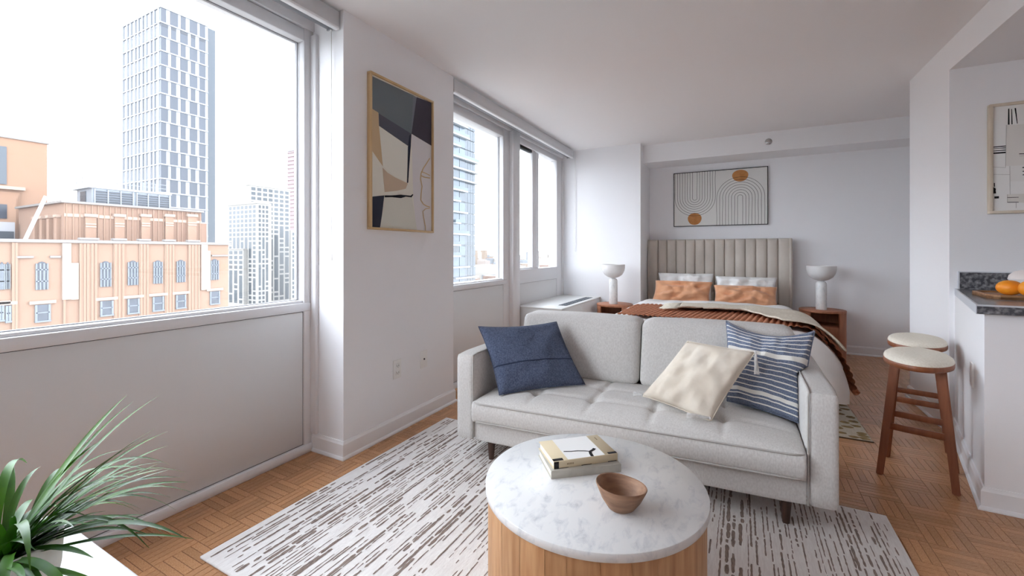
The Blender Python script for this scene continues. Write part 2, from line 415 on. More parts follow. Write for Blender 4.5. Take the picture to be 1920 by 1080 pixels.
polys = [([(300, 430), (430, 500), (430, 1050), (332, 1030), (312, 830)], lil), ([(30, 60), (312, 192), (300, 428), (98, 302), (30, 258)], sl),
         ([(312, 192), (332, 205), (303, 428), (300, 428)], art('slate_light', (124, 130, 138))), ([(332, 203), (430, 240), (430, 505), (300, 428)], dk),
         ([(30, 260), (97, 298), (101, 384), (125, 628), (30, 510)], tn), ([(98, 302), (300, 428), (278, 502), (101, 380)], art('blue_grey', (86, 89, 100))),
         ([(102, 380), (277, 503), (272, 725), (200, 690), (125, 625)], cr), ([(300, 428), (296, 500), (287, 620), (280, 728), (272, 730), (275, 640), (278, 510), (286, 440)], nv),
         ([(122, 635), (155, 668), (200, 696), (277, 732), (265, 765), (210, 778), (135, 786)], tn2), ([(133, 820), (302, 816), (335, 1050), (105, 1050)], lw),
         ([(30, 812), (133, 806), (120, 920), (106, 1050), (30, 1050)], nv), ([(135, 806), (180, 806), (235, 802), (295, 808), (306, 798), (311, 802), (300, 818), (265, 814), (235, 823), (180, 817), (135, 818)], art('black', (30, 32, 40)))]
for ln, w in (([(412, 578), (392, 610), (372, 640), (358, 672), (355, 705), (364, 750), (358, 800), (356, 835), (372, 860), (392, 872), (412, 878)], 6), ([(358, 660), (380, 668), (412, 684)], 5), ([(356, 684), (375, 694), (412, 700)], 6), ([(412, 884), (385, 888), (368, 905), (372, 940), (384, 1000), (384, 1030)], 5)):
    polys += [(q, gd) for q in ribbon(ln, w)]
plane_poly(polys, c1, 0, Vector((1, 0, 0)), 'print', p1, None, .00012)

# 2: wide line-art canvas over the bed
x0, x1, z0, z1 = -.777, .296, 1.479, 2.182
p2 = thing('framed_print', 'wide line-art print of nested arches and rust discs over the bed', 'picture', (x0, YB, z0))
W2, H2 = x1-x0, z1-z0; BLK = mat('black_frame', (38, 36, 36), .5)
for nm, b in (('frame_rail', (0, W2, -.03, 0, 0, .008)), ('frame_rail', (0, W2, -.03, 0, H2-.008, H2)), ('frame_stile', (0, .008, -.03, 0, .008, H2-.008)), ('frame_stile', (W2-.008, W2, -.03, 0, .008, H2-.008))):
    box(nm, *b, BLK, p2)
box('canvas', .006, W2-.006, -.024, -.002, .006, H2-.006, mat('canvas', (222, 221, 217), .8, bump=.05, bscale=300), p2)
c2 = lambda a, b: Vector((a, -.0245, b))
INK, RUST = art('ink', (62, 60, 60)), mat('print_rust', (178, 120, 66), .8, (192, 134, 80), scale=20)
polys = []
for (cx, cz, rx, rz) in ((.256, .095, .082, .079), (.776, .612, .088, .074)):
    polys.append(([(cx+rx*cos(t)*(1+.03*sin(3*t)), cz+rz*sin(t)*(1+.03*cos(2*t))) for t in [2*pi*i/36 for i in range(36)]], RUST))
for k in range(8):
    for (cx, cz, sg, r0, r1) in ((.258, .362, -1, .027, .240), (.776, .348, 1, .028, .262)):
        r = r0+(r1-r0)*k/7; pts = []; end = H2-.008 if sg < 0 else .008
        wob = lambda q, ph: .004*noise.noise(Vector((q*6, ph*3.1+k*1.7, sg)))
        m = 10
        for i in range(m): q = end+(cz-end)*i/m; pts.append((cx-r+wob(q, 1), q))
        for i in range(25): a = pi-pi*i/24; pts.append((cx+r*cos(a), cz+sg*r*sin(a)*.95))
        for i in range(1, m+1): q = cz+(end-cz)*i/m; pts.append((cx+r+wob(q, 2), q))
        plane_poly([(q, INK) for q in ribbon(pts, .0038)], c2, .0006, Vector((0, -1, 0)), 'arch_line', p2, None, 0)
for q in polys: plane_poly([q], c2, .0002, Vector((0, -1, 0)), 'rust_disc', p2, None)

# 3: collage print on the kitchen wall
a = gy(1850.5, 199, YR0); b = gy(1850.5, 401.5, YR0); x0, z0, z1 = a.x, b.z, a.z; W3, H3 = .50, z1-z0
p3 = thing('framed_print', 'cream collage print with black strokes in a pale wood frame, kitchen wall', 'picture', (x0, YR0, z0))
MAPLE = wood_mat('limed_oak_frame', (198, 184, 164), (214, 202, 184), 16, (1, 1, .2), .5, 0, coord='Object'); fw = .016
for nm, q in (('frame_rail', (0, W3, -.035, 0, 0, fw)), ('frame_rail', (0, W3, -.035, 0, H3-fw, H3)), ('frame_stile', (0, fw, -.035, 0, fw, H3-fw)), ('frame_stile', (W3-fw, W3, -.035, 0, fw, H3-fw))):
    box(nm, *q, MAPLE, p3, .0015, 1)
box('backing', .004, W3-.004, -.02, -.002, .004, H3-.004, art('paper', (238, 237, 234)), p3)
def c3(a, b): p = gy(1840+a/4.5, 180+b/4.5, YR0-.0205); return Vector((p.x-x0, -.0205, p.z-z0))
pp, ik, sh = art('paper2', (228, 224, 218)), art('ink2', (24, 23, 24)), art('pencil', (150, 146, 140))
polys = [([(212, 245), (600, 225), (600, 590), (205, 590)], pp), ([(238, 590), (600, 575), (600, 720), (240, 720)], art('paper3', (233, 231, 227))), ([(218, 830), (420, 822), (420, 900), (218, 898)], art('paper4', (224, 221, 214))),
         ([(226, 108), (236, 106), (238, 242), (224, 242)], ik), ([(252, 110), (258, 110), (264, 238), (254, 240)], ik), ([(280, 103), (292, 101), (306, 232), (300, 234)], ik),
         ([(98, 428), (208, 418), (208, 426), (98, 436)], ik), ([(98, 444), (208, 434), (208, 442), (150, 444), (98, 447)], ik), ([(98, 462), (208, 452), (208, 460), (98, 467)], ik), ([(98, 478), (208, 470), (208, 482), (98, 490)], ik),
         ([(318, 486), (460, 480), (460, 486), (318, 492)], ik), ([(320, 505), (460, 499), (460, 502), (320, 507)], sh),
         ([(104, 735), (113, 733), (113, 765), (106, 768)], ik), ([(98, 768), (110, 775), (122, 782), (120, 800), (124, 822), (98, 824)], ik), ([(108, 848), (148, 845), (148, 864), (110, 866)], ik),
         ([(345, 600), (420, 590), (420, 602), (345, 608)], ik), ([(345, 634), (430, 615), (430, 626), (348, 640)], ik), ([(345, 664), (425, 645), (425, 655), (348, 670)], ik)]
for q, m_, w in (([(210, 245), (203, 600)], sh, 3), ([(238, 592), (242, 830)], sh, 3), ([(218, 830), (218, 898)], sh, 3), ([(218, 857), (313, 855)], ik, 4), ([(218, 897), (313, 896)], ik, 5), ([(292, 900), (292, 945)], sh, 3), ([(100, 600), (205, 605)], sh, 2), ([(100, 662), (238, 664)], sh, 2)):
    polys += [(r, m_) for r in ribbon(q, w)]
plane_poly(polys, c3, 0, Vector((0, -1, 0)), 'print', p3, None, .0001)

# ------------------------------------------------------------------ radiator / air-conditioner cover
ACM = mat('ac_enamel', (226, 226, 224), .4)
ac = thing('radiator_cover', 'low white radiator and air conditioner cover with dark top grille', 'radiator cover', (XW2, 4.10, 0))
AD, AL, AH = .515, YF-4.10, .57
box('end_panel', .0125, AD-.01, 0, .02, 0, AH-.018, ACM, ac, .002, 1)
box('front_panel', AD-.02, AD, .0, AL, .05, AH-.018, ACM, ac, .002, 1)
box('front_panel_seam', AD-.025, AD-.002, .018, .022, .05, AH-.02, ACM, ac)
box('plinth', AD-.05, AD-.03, 0, AL, 0, .05, GREYPLASTIC, ac)
box('top', -.0, AD+.006, -.006, AL, AH-.018, AH, ACM, ac, .004, 2)
gr = box('grille_tray', AD-.135, AD-.04, .24, 1.18, AH-.002, AH+.0012, mat('grille_dark', (66, 72, 80), .5), ac)
for k in range(7):
    yy = .25+k*.132
    for j in range(3): box('louver', AD-.13+.03*j, AD-.13+.03*j+.018, yy, yy+.118, AH+.0005, AH+.005, mat('grille_grey', (104, 112, 120), .4), gr)

# ------------------------------------------------------------------ kitchen counter and what stands on it
GRAN = mat('grey_granite', (70, 71, 76), .25, (150, 150, 154), scale=55, detail=8, lo=.42, hi=.72, spec=.5)
CT = .915
ct = thing('countertop', 'dark speckled grey stone kitchen counter with clipped corner and upstand', 'counter', (.93, 2.64, .875))
def lc(p): return (p[0]-.93, p[1]-2.64)
prism('slab', [lc((.93, 2.645)), lc((2.6, 2.645)), lc((2.6, YR0)), lc((1.212, YR0))], 0, .04, GRAN, ct)
prism('edge_band', [lc((.924, 2.640)), lc((2.6, 2.640)), lc((2.6, 2.645)), lc((.929, 2.645))], 0.002, .036, GRAN, ct)
prism('edge_trim', [lc((.922, 2.642)), lc((.93, 2.645)), lc((1.212, YR0)), lc((1.204, YR0))], .0, .041, mat('counter_trim', (205, 208, 214), .4), ct)
prism('front_trim', [lc((.922, 2.638)), lc((2.6, 2.638)), lc((2.6, 2.65)), lc((.93, 2.65))], .035, .0415, mat('counter_trim', (205, 208, 214), .4), ct)
box('backsplash', *(lambda q: (q[0], q[0]+.30, q[1], q[1]+.02))(lc((1.222, YR0-.02))), .04, .145, GRAN, ct)
box('backsplash_trim', *(lambda q: (q[0], q[0]+.312, q[1], q[1]+.018))(lc((1.215, YR0-.019))), .04, .151, mat('counter_trim', (205, 208, 214), .4), ct)
cb = thing('cutting_board', 'wooden serving board with raised rim on the stone counter', 'cutting board', (1.10, 2.99, CT), 0)
BOARD = wood_mat('board_wood', (120, 78, 48), (176, 132, 90), 10, (1, 6, 6), .5, 0, coord='Object')
prism('board', [(.03, 0), (.62, -.02), (.62, .36), (.07, .34), (.035, .31), (.0, .06)], 0, .012, BOARD, cb)
for nm, q in (('rim', [(.03, 0), (.62, -.02), (.62, -.002), (.035, .018)]), ('rim', [(.07, .34), (.075, .322), (.62, .342), (.62, .36)]), ('rim', [(.03, 0), (.035, .018), (.016, .07), (.051, .305), (.075, .322), (.07, .34), (.035, .31), (.0, .06)])):
    prism(nm, q, .0, .021, BOARD, cb)
ORANGE = mat('orange_peel', (240, 140, 24), .45, (248, 164, 44), scale=12, bump=.15, bscale=180)
LEAFG = mat('dark_leaf', (46, 66, 26), .5)
def orange(label, px, v, r, sx=1, sz=.92, leaf=False):
    c = gz(px, v, CT+.012+r*sz)
    o = thing('orange', label, 'fruit', (c.x, c.y, CT+.011), 0, 'oranges on the counter board')
    pr = [(r*sin(pi*i/14)*sx, r*sz*(1-cos(pi*i/14)) - (.004 if i == 14 else 0)) for i in range(15)]
    lathe('peel', pr, ORANGE, o, 24)
    lathe('stem_scar', [(0, 2*r*sz-.001), (.004, 2*r*sz-.001), (.003, 2*r*sz-.004)], LEAFG, o, 8)
    if leaf: mesh('leaf', [(-.01, -.01, 2*r*sz), (.015, -.02, 2*r*sz+.01), (.045, -.012, 2*r*sz+.006), (.015, .006, 2*r*sz+.012)], [(0, 1, 2, 3)], LEAFG, o)
    return o
orange('whole orange lying on the serving board, clear of the pale bowl', 1893, 539, .042, 1.18)
orange('orange with a dark leaf beside the pale bowl on the counter', 1934, 541, .045, 1, .92, True)
CER = mat('white_ceramic', (236, 230, 226), .35)
wb = thing('ceramic_bowl', 'white footed ceramic bowl with a pale lid at the counter upstand', 'bowl', (gy(1925, 540, 3.62).x, 3.62, CT))
lathe('bowl', [(0, 0), (.05, 0), (.055, .01), (.062, .05), (.075, .075), (.071, .075), (.058, .05), (.0, .02)], CER, wb, 32)
lathe('lid', [(.074, .074), (.07, .095), (.05, .118), (.02, .128), (0, .129)], mat('pale_pink_ceramic', (232, 222, 216), .4), wb, 32)

# ------------------------------------------------------------------ bar stools
TEAK = wood_mat('walnut_stain', (128, 74, 46), (150, 90, 58), 9, (6, 6, .6), .42, 0, coord='Object')
BOUCLE = mat('cream_upholstery', (226, 218, 202), .95, (236, 230, 216), scale=120, bump=.25, bscale=220)
def bar_stool(label, cx, cy):
    s = thing('bar_stool', label, 'stool', (cx, cy, 0), radians(-16), 'bar stools at the kitchen counter')
    RX, RY = .136, .225
    def ell(prof): return [(r, z) for r, z in prof]
    lathe('seat_rim', [(0, .568), (.93, .568), (.985, .572), (1, .580), (1, .592), (.985, .598), (0, .598)], TEAK, s, 56, sx=RX, sy=RY)
    lathe('seat_cushion', [(.985, .596), (.99, .603), (.96, .613), (.88, .622), (.7, .629), (.4, .632), (0, .633)], BOUCLE, s, 56, sx=RX, sy=RY)
    feet = {(-1, -1): (-.142, -.142), (1, -1): (.135, -.145), (-1, 1): (-.128, .135), (1, 1): (.142, .142)}
    tops = {k: (k[0]*.085, k[1]*.10) for k in feet}
    def at(k, z): f, t = feet[k], tops[k]; w = z/.572; return Vector((f[0]+(t[0]-f[0])*w, f[1]+(t[1]-f[1])*w, z))
    for k in feet:
        lo, hi = at(k, 0), at(k, .572); V = []
        for p, hw, hd in ((lo, .0145, .0125), (hi, .0185, .017)):
            V += [(p.x-hw, p.y-hd, p.z), (p.x+hw, p.y-hd, p.z), (p.x+hw, p.y+hd, p.z), (p.x-hw, p.y+hd, p.z)]
        bm = bmesh.new(); vs = [bm.verts.new(v) for v in V]
        for q in ((3, 2, 1, 0), (4, 5, 6, 7), (0, 1, 5, 4), (1, 2, 6, 5), (2, 3, 7, 6), (3, 0, 4, 7)): bm.faces.new([vs[i] for i in q])
        bmesh.ops.bevel(bm, geom=list(bm.edges), offset=.005, segments=2, affect='EDGES')
        from_bm('leg', bm, TEAK, s, True)
    for sy, z in ((-1, .255), (1, .255)):
        a, b = at((-1, sy), z), at((1, sy), z)
        box('stretcher', a.x, b.x, a.y-.007, a.y+.007, z-.016, z+.016, TEAK, s, .003, 1)
    for sx in (-1, 1):
        a, b = at((sx, -1), .545), at((sx, 1), .545)
        box('apron', a.x-.009, a.x+.009, a.y, b.y, .535, .57, TEAK, s, .003, 1)
    box('apron', -.085, .085, -.012, .012, .545, .57, TEAK, s, .003, 1)
    return s
bar_stool('oval bar stool with cream seat, nearer the clipped counter corner', .812, 2.952)
bar_stool('oval bar stool with cream seat, next to the bedroom side wall', .958, 3.50)

# ------------------------------------------------------------------ rugs
RUGM = mat('rug_wool', (224, 219, 216), .95, (234, 231, 228), scale=60, stretch=(3, .4, 1), bump=.3, bscale=260)
RUGD = mat('rug_brown_yarn', (122, 107, 100), .95, (150, 134, 124), scale=120, stretch=(1, .3, 1), bump=.4, bscale=300)
rug = thing('area_rug', 'large off-white rug with broken brown dashes under the coffee table', 'rug', (RUG[0], RUG[2], 0))
RW, RL = RUG[1]-RUG[0], RUG[3]-RUG[2]
box('rug_body', 0, RW, 0, RL, 0, .010, RUGM, rug, .004, 2)
V, Fc = [], []
rr = random.Random(5)
x = .022
while x < RW-.02:
    w = rr.choice([.003, .0035, .004, .0045, .005, .005, .006, .007, .009, .012]); y = .015+rr.random()*.05
    dens = .5+.5*noise.noise(Vector((x*2.2, 3.3, 0)))
    while y < RL-.02:
        L = min(rr.choice([.02, .03, .05, .07, .09, .11, .15, .2]), RL-.012-y)
        if L > .012 and rr.random() < .74+.25*noise.noise(Vector((x*3, y*3, 1))):
            n = max(2, int(L/.012)); dx = rr.uniform(-.004, .004); b = len(V)
            for i in range(n+1):
                yy = y+L*i/n; k = .75+.5*rr.random(); e = .7 if i in (0, n) else 1
                V += [(x+dx+rr.uniform(-.001, .001)-w/2*k*e, yy, .0108), (x+dx+rr.uniform(-.001, .001)+w/2*k*e, yy+rr.uniform(-.003, .003), .0108)]
            Fc += [(b+2*i, b+2*i+1, b+2*i+3, b+2*i+2) for i in range(n)]
        y += L+rr.choice([.006, .008, .010, .014])
    x += w/2+rr.choice([.011, .013, .015, .017, .020])
tag(mesh('dash_pattern', V, Fc, RUGD, rug), kind='stuff')

BR_ = (-1.09, .707, 3.30, 5.20)
brug = thing('area_rug', 'beige rug with mustard brown blocks lying under the bed', 'rug', (BR_[0], BR_[2], 0))
box('rug_body', 0, BR_[1]-BR_[0], 0, BR_[3]-BR_[2], 0, .007, mat('bed_rug_beige', (196, 188, 168), .95, (212, 205, 188), scale=90, bump=.3, bscale=250), brug, .002, 1)
V, Fc = [], []
for i in range(34):
    for j in range(44):
        if (i+j) % 2 and rr.random() < .62 or rr.random() < .12:
            cx, cy = BR_[1]-BR_[0]-.035-i*.055, .03+j*.043; b = len(V)
            if cx < .045: continue
            for a_ in range(8):
                t = pi/4*a_+pi/8; r_ = .030*(.8+.45*rr.random()); V.append((cx+r_*cos(t), cy+r_*.75*sin(t), .0074))
            Fc.append(tuple(range(b, b+8)))
tag(mesh('block_pattern', V, Fc, mat('bed_rug_mustard', (146, 122, 76), .95, (120, 98, 62), scale=40), brug), kind='stuff')
box('rug_binding', -.002, BR_[1]-BR_[0]+.002, -.003, .002, 0, .0065, mat('rug_binding', (96, 80, 56), .9), brug)

# ------------------------------------------------------------------ sofa
LINEN = mat('sofa_linen', (198, 195, 192), .95, (212, 210, 207), scale=160, stretch=(1, 1, .5), bump=.12, bscale=420, detail=6)
PIPE = mat('sofa_piping_shaded', (182, 178, 174), .95)  # same linen darkened, stands in for the shadow lines along the piping
LEGW = mat('dark_walnut', (58, 38, 30), .4, (72, 48, 38), scale=20, stretch=(4, 4, .5))
SA = radians(4.4)
sofa = thing('sofa', 'light grey linen two-seat sofa with tufted bench cushion and dark legs', 'sofa', (-1.41, 1.975, 0), SA)
shr = lambda p: Vector((p.x+.077*p.y, p.y, p.z))
SWD = 1.77
def soft_box(name, x0, x1, y0, y1, z0, z1, bev, par, m=LINEN, puff=0, lean=0, z_ref=0, nx=16, nz=10, fy=None):
    """rounded upholstered block; puff swells the faces, lean tips it back"""
    bm = bmesh.new(); bm_box(bm, x0, x1, y0, y1, z0, z1, 0)
    bmesh.ops.subdivide_edges(bm, edges=[e for e in bm.edges if abs((e.verts[0].co-e.verts[1].co).x) > .01], cuts=nx, use_grid_fill=True)
    bmesh.ops.subdivide_edges(bm, edges=[e for e in bm.edges if abs((e.verts[0].co-e.verts[1].co).z) > (z1-z0)*.5], cuts=nz, use_grid_fill=True)
    bmesh.ops.subdivide_edges(bm, edges=[e for e in bm.edges if abs((e.verts[0].co-e.verts[1].co).y) > (y1-y0)*.5], cuts=8, use_grid_fill=True)
    cx, cy, cz = (x0+x1)/2, (y0+y1)/2, (z0+z1)/2; hx, hy, hz = (x1-x0)/2, (y1-y0)/2, (z1-z0)/2
    for v in bm.verts:
        p = v.co-Vector((cx, cy, cz)); q = Vector((max(-hx+bev, min(hx-bev, p.x)), max(-hy+bev, min(hy-bev, p.y)), max(-hz+bev, min(hz-bev, p.z))))
        d = p-q
        if d.length > 1e-6: p = q + d*(bev/max(d.length, bev)) if d.length > bev else p
        a, b, c = p.x/hx, p.y/hy, p.z/hz
        p.y += puff*b*(1-a*a)*(1-c*c); p.z += puff*.5*c*(1-a*a)*(1-b*b) if c > 0 else 0
        n_ = noise.noise(Vector((p.x*5+cx, p.z*5, p.y*5)))*.004 if puff else 0
        v.co = Vector((cx+p.x, cy+p.y+n_, cz+p.z))
        v.co.y += lean*(v.co.z-z_ref)
    return from_bm(name, bm, m, par, True, tf=shr)
for x0 in (0, SWD-.115):
    arm = soft_box('arm', x0, x0+.115, 0, .82, .108, .585, .028, sofa, nx=10, nz=14)
    xi = x0+.112 if x0 == 0 else x0+.003
    tube('piping', [(xi, .001, .12), (xi, .001, .56), (xi-(.004 if x0 == 0 else -.004), .008, .577), (xi-(.004 if x0 == 0 else -.004), .05, .583), (xi-(.004 if x0 == 0 else -.004), .75, .583)], .004, PIPE, arm, 6, tf=shr)
soft_box('base', .112, SWD-.112, .012, .80, .108, .217, .012, sofa)
soft_box('backrest', .05, SWD-.05, .70, .84, .11, .655, .03, sofa, lean=.06, z_ref=.1)
for x0, x1 in ((.128, .884), (.890, 1.672)):
    bc = soft_box('back_cushion', x0, x1, .50, .68, .362, .742, .04, sofa, puff=.025, lean=.22, z_ref=.36)
# tufted bench cushion
nxx, nyy = 110, 44; X0, X1, Y0, Y1 = .119, SWD-.119, -.012, .62; ZB, ZT = .218, .330
tx = [X0+(X1-X0)*(i+.5)/5 for i in range(5)]; txs = [X0+(X1-X0)*i/5 for i in range(1, 5)]; tys = [.16, .36]
def seat_z(x, y):
    a, b = (x-X0)/(X1-X0)*2-1, (y-Y0)/(Y1-Y0)*2-1
    z = ZT + .050*(max(0, 1-a**6))**.6*(max(0, 1-b**4))**.6
    for q in txs:
        w = max(0, 1-abs(b)**8)
        z -= .011*math.exp(-((x-q)/.014)**2)*w
        for ty in tys: z -= .026*math.exp(-(((x-q)/.03)**2+((y-ty)/.03)**2))
    for ty in tys: z -= .009*math.exp(-((y-ty)/.014)**2)*max(0, 1-abs(a)**12)
    return z + .003*noise.noise(Vector((x*9, y*14, 2)))*max(0, 1-b**8)
V, Fc = [], []
for j in range(nyy+1):
    for i in range(nxx+1):
        x, y = X0+(X1-X0)*i/nxx, Y0+(Y1-Y0)*j/nyy; V.append(Vector((x, y, seat_z(x, y))))
W = nxx+1
for j in range(nyy):
    for i in range(nxx): Fc.append((j*W+i, j*W+i+1, (j+1)*W+i+1, (j+1)*W+i))
ring = [i for i in range(W)] + [j*W+nxx for j in range(1, nyy+1)] + [nyy*W+i for i in range(nxx-1, -1, -1)] + [j*W for j in range(nyy-1, 0, -1)]
prev = ring
for k, (dz, off) in enumerate(((-.012, .010), (-.05, .014), (-.09, .010), (-.108, 0), (-.112, -.02))):
    cur = []
    for r in ring:
        p = V[r]; ox = off if p.x > X1-1e-4 else (-off if p.x < X0+1e-4 else 0); oy = off if p.y > Y1-1e-4 else (-off if p.y < Y0+1e-4 else 0)
        ox = min(max(ox, -.0), .0)
        cur.append(len(V)); V.append(Vector((p.x+ox, p.y+oy, ZT+dz)))
    n = len(ring)
    for i in range(n): Fc.append((prev[(i+1) % n], prev[i], cur[i], cur[(i+1) % n]))
    prev = cur
seatc = mesh('seat_cushion', [shr(v) for v in V], Fc, LINEN, sofa, True)
for zz, oy in ((ZT-.004, -.022), (ZT-.104, -.018)):
    tube('piping', [(X0+.004+(X1-X0-.008)*i/40, Y0+oy+.012+(.012 if i in (0, 40) else 0), zz) for i in range(41)], .0045, PIPE, seatc, 6, tf=shr)
for q in txs:
    for ty in tys:
        lathe('tuft_button', [(0, .006), (.006, .005), (.009, .001), (.008, -.003)], LINEN, seatc, 12, tf=lambda p, q=q, ty=ty: shr(Vector((p.x+q, p.y+ty, p.z+seat_z(q, ty)))))
for lx in (.20, 1.585):
    for ly in (.045, .74):
        lathe('leg', [(0, .009), (.014, .009), (.0215, .11), (0, .11)], LEGW, sofa, 20, tf=lambda p, lx=lx, ly=ly: shr(Vector((p.x+lx, p.y+ly, p.z))))

# ------------------------------------------------------------------ cushions
def on_sofa(p):
    d = Vector((p.x+1.41, p.y-1.975)); xl, yl = d.x*cos(SA)+d.y*sin(SA), -d.x*sin(SA)+d.y*cos(SA); xl -= .077*yl
    p = p.copy()
    if X0 < xl < X1 and Y0 < yl < Y1: p.z = max(p.z, seat_z(xl, yl)+.002)
    p.x = min(p.x, .238+max(0, p.z-.580)*3); p.x = max(p.x, -1.291-max(0, p.z-.580)*3)
    return p
def on_bed(p): return Vector((p.x, p.y, max(p.z, ZTOP-.006)))
def pillow_geo(TL, TR, BR, BL, T, pinch=(.05, .05, .05, .05), n=30, wr=.004, seed=0, back=.75, ex=.42):
    """corner points in world space; pinch = top, right, bottom, left inward bow"""
    nrm = (TR-TL).cross(BL-TL).normalized()
    if nrm.dot(EYE-(TL+BR)/2) < 0: nrm = -nrm
    V, Fc, UV = [], [], []
    for side in (1, -1):
        for j in range(n+1):
            for i in range(n+1):
                s, t = 2*i/n-1, 2*j/n-1     # s right, t up
                a = s*(1-((pinch[1] if s > 0 else pinch[3]))*(1-t*t))
                b = t*(1-((pinch[0] if t > 0 else pinch[2]))*(1-s*s))
                u, v = (a+1)/2, (b+1)/2
                P = (BL*(1-u)+BR*u)*(1-v)+(TL*(1-u)+TR*u)*v
                h = T*(max(0, (1-s*s)*(1-t*t)))**ex
                w = wr*noise.noise(Vector((s*2.5+seed, t*2.5, seed)))*4*min(1, h/T*1.5)
                w += wr*1.2*noise.noise(Vector((s*7+seed, t*3+s*2, seed+4)))*min(1, h/T*1.5)
                V.append(P+nrm*((h+w)*side*(1 if side > 0 else back))); UV.append(((s+1)/2, (t+1)/2))
    W = n+1; o = W*W
    for j in range(n):
        for i in range(n):
            q = (j*W+i, j*W+i+1, (j+1)*W+i+1, (j+1)*W+i); Fc.append(q); Fc.append(tuple(o+k for k in reversed(q)))
    return V, Fc, UV
def pillow(name, label, TL, TR, BR, BL, T, m, group=None, cat='pillow', seam=True, fit=None, **kw):
    TL, TR, BR, BL = map(Vector, (TL, TR, BR, BL))
    c = (BL+BR)/2; c.z = min(BL.z, BR.z)
    V, Fc, UV = pillow_geo(TL, TR, BR, BL, T, **kw)
    if fit: V = [fit(v) for v in V]
    p = thing(name, label, cat, c, 0, group)
    o = mesh('cover', [v-c for v in V], Fc, m, p, True, uv=UV)
    bm = bmesh.new(); bm.from_mesh(o.data); bmesh.ops.remove_doubles(bm, verts=bm.verts, dist=1e-5); bmesh.ops.recalc_face_normals(bm, faces=bm.faces); bm.to_mesh(o.data); bm.free()
    if seam:
        n = kw.get('n', 30); W = n+1
        idx = list(range(W))+[j*W+n for j in range(1, W)]+[n*W+i for i in range(n-1, -1, -1)]+[j*W for j in range(n-1, -1, -1)]
        tube('seam', [V[i]-c for i in idx], .003, m, p, 5)
    return p
DENIM = mat('denim_blue', (56, 66, 92), .95, (98, 110, 136), scale=150, stretch=(1, 1, 1), detail=6, bump=.5, bscale=420, lo=.3, hi=.7, sheen=.05)
dp = pillow('throw_pillow', 'denim blue square throw pillow with a flap seam on the grey sofa', (-1.375, 2.16, .705), (-1.015, 2.50, .712), (-.786, 2.372, .388), (-1.160, 2.035, .368), .065, DENIM, fit=on_sofa, pinch=(.09, .05, .06, .06), seed=3)
dc = Vector(dp.location)
TL, TR, BR_p, BL_p = [Vector(q) for q in ((-1.375, 2.16, .705), (-1.015, 2.50, .712), (-.786, 2.372, .388), (-1.160, 2.035, .368))]
Vg, _, _ = pillow_geo(TL, TR, BR_p, BL_p, .0655, pinch=(.09, .05, .06, .06), seed=3)
tube('flap_seam', [Vg[11*31+i]-dc for i in range(0, 31)], .0035, mat('denim_dark', (46, 56, 80), .95), dp, 6)

def stripe_mat():
    m = bpy.data.materials.new('blue_stripe_cotton'); m.use_nodes = True; t = m.node_tree; p = t.nodes['Principled BSDF']; p.inputs['Roughness'].default_value = .95
    uv = t.nodes.new('ShaderNodeUVMap'); sx = t.nodes.new('ShaderNodeSeparateXYZ'); t.links.new(uv.outputs[0], sx.inputs[0])
    r = t.nodes.new('ShaderNodeValToRGB'); r.color_ramp.interpolation = 'CONSTANT'
    ml = t.nodes.new('ShaderNodeMath'); ml.operation = 'MULTIPLY'; ml.inputs[1].default_value = 18; fr = t.nodes.new('ShaderNodeMath'); fr.operation = 'FRACT'
    t.links.new(sx.outputs['Y'], ml.inputs[0]); t.links.new(ml.outputs[0], fr.inputs[0]); t.links.new(fr.outputs[0], r.inputs[0])
    e = r.color_ramp.elements; e[0].position = 0; e[0].color = (0, 0, 0, 1); e[1].position = .77; e[1].color = (1, 1, 1, 1)
    r2 = t.nodes.new('ShaderNodeValToRGB'); r2.color_ramp.interpolation = 'CONSTANT'; q = r2.color_ramp.elements
    q[0].position = 0; q[0].color = (0, 0, 0, 1); q[1].position = .13; q[1].color = (1, 1, 1, 1)
    for pos, v in ((.175, 0), (.60, 1), (.655, 0)): z = q.new(pos); z.color = (v, v, v, 1)
    t.links.new(sx.outputs['Y'], r2.inputs[0])
    mx = t.nodes.new('ShaderNodeMath'); mx.operation = 'MAXIMUM'; t.links.new(r.outputs[0], mx.inputs[0]); t.links.new(r2.outputs[0], mx.inputs[1])
    tc = t.nodes.new('ShaderNodeTexCoord'); n = t.nodes.new('ShaderNodeTexNoise'); n.inputs['Scale'].default_value = 220; t.links.new(tc.outputs['Object'], n.inputs['Vector'])
    c = t.nodes.new('ShaderNodeValToRGB'); c.color_ramp.elements[0].position = .3; c.color_ramp.elements[1].position = .7
    c.color_ramp.elements[0].color = lin((88, 98, 122)); c.color_ramp.elements[1].color = lin((130, 140, 160)); t.links.new(n.outputs['Fac'], c.inputs[0])
    k = t.nodes.new('ShaderNodeMix'); k.data_type = 'RGBA'; t.links.new(mx.outputs[0], k.inputs['Factor']); t.links.new(c.outputs[0], k.inputs['A']); k.inputs['B'].default_value = lin((232, 230, 224))
    t.links.new(k.outputs['Result'], p.inputs['Base Color'])
    b = t.nodes.new('ShaderNodeBump'); b.inputs['Strength'].default_value = .3; b.inputs['Distance'].default_value = .01; t.links.new(n.outputs['Fac'], b.inputs['Height']); t.links.new(b.outputs[0], p.inputs['Normal'])
    return m
pillow('throw_pillow', 'blue and white striped throw pillow propped in the sofa corner', (-.070, 2.66, .768), (.322, 2.55, .762), (.245, 2.375, .356), (-.06, 2.44, .392), .075, stripe_mat(), fit=on_sofa, pinch=(.26, .04, .04, .05), seed=8, n=40, wr=.006)
CREAM = mat('cream_cotton', (216, 205, 189), .95, (227, 218, 204), scale=10, bump=.25, bscale=30, sheen=.05)
cc = [(-.239, 2.37, .690), (.062, 2.29, .684), (-.122, 2.165, .366), (-.449, 2.28, .404)]
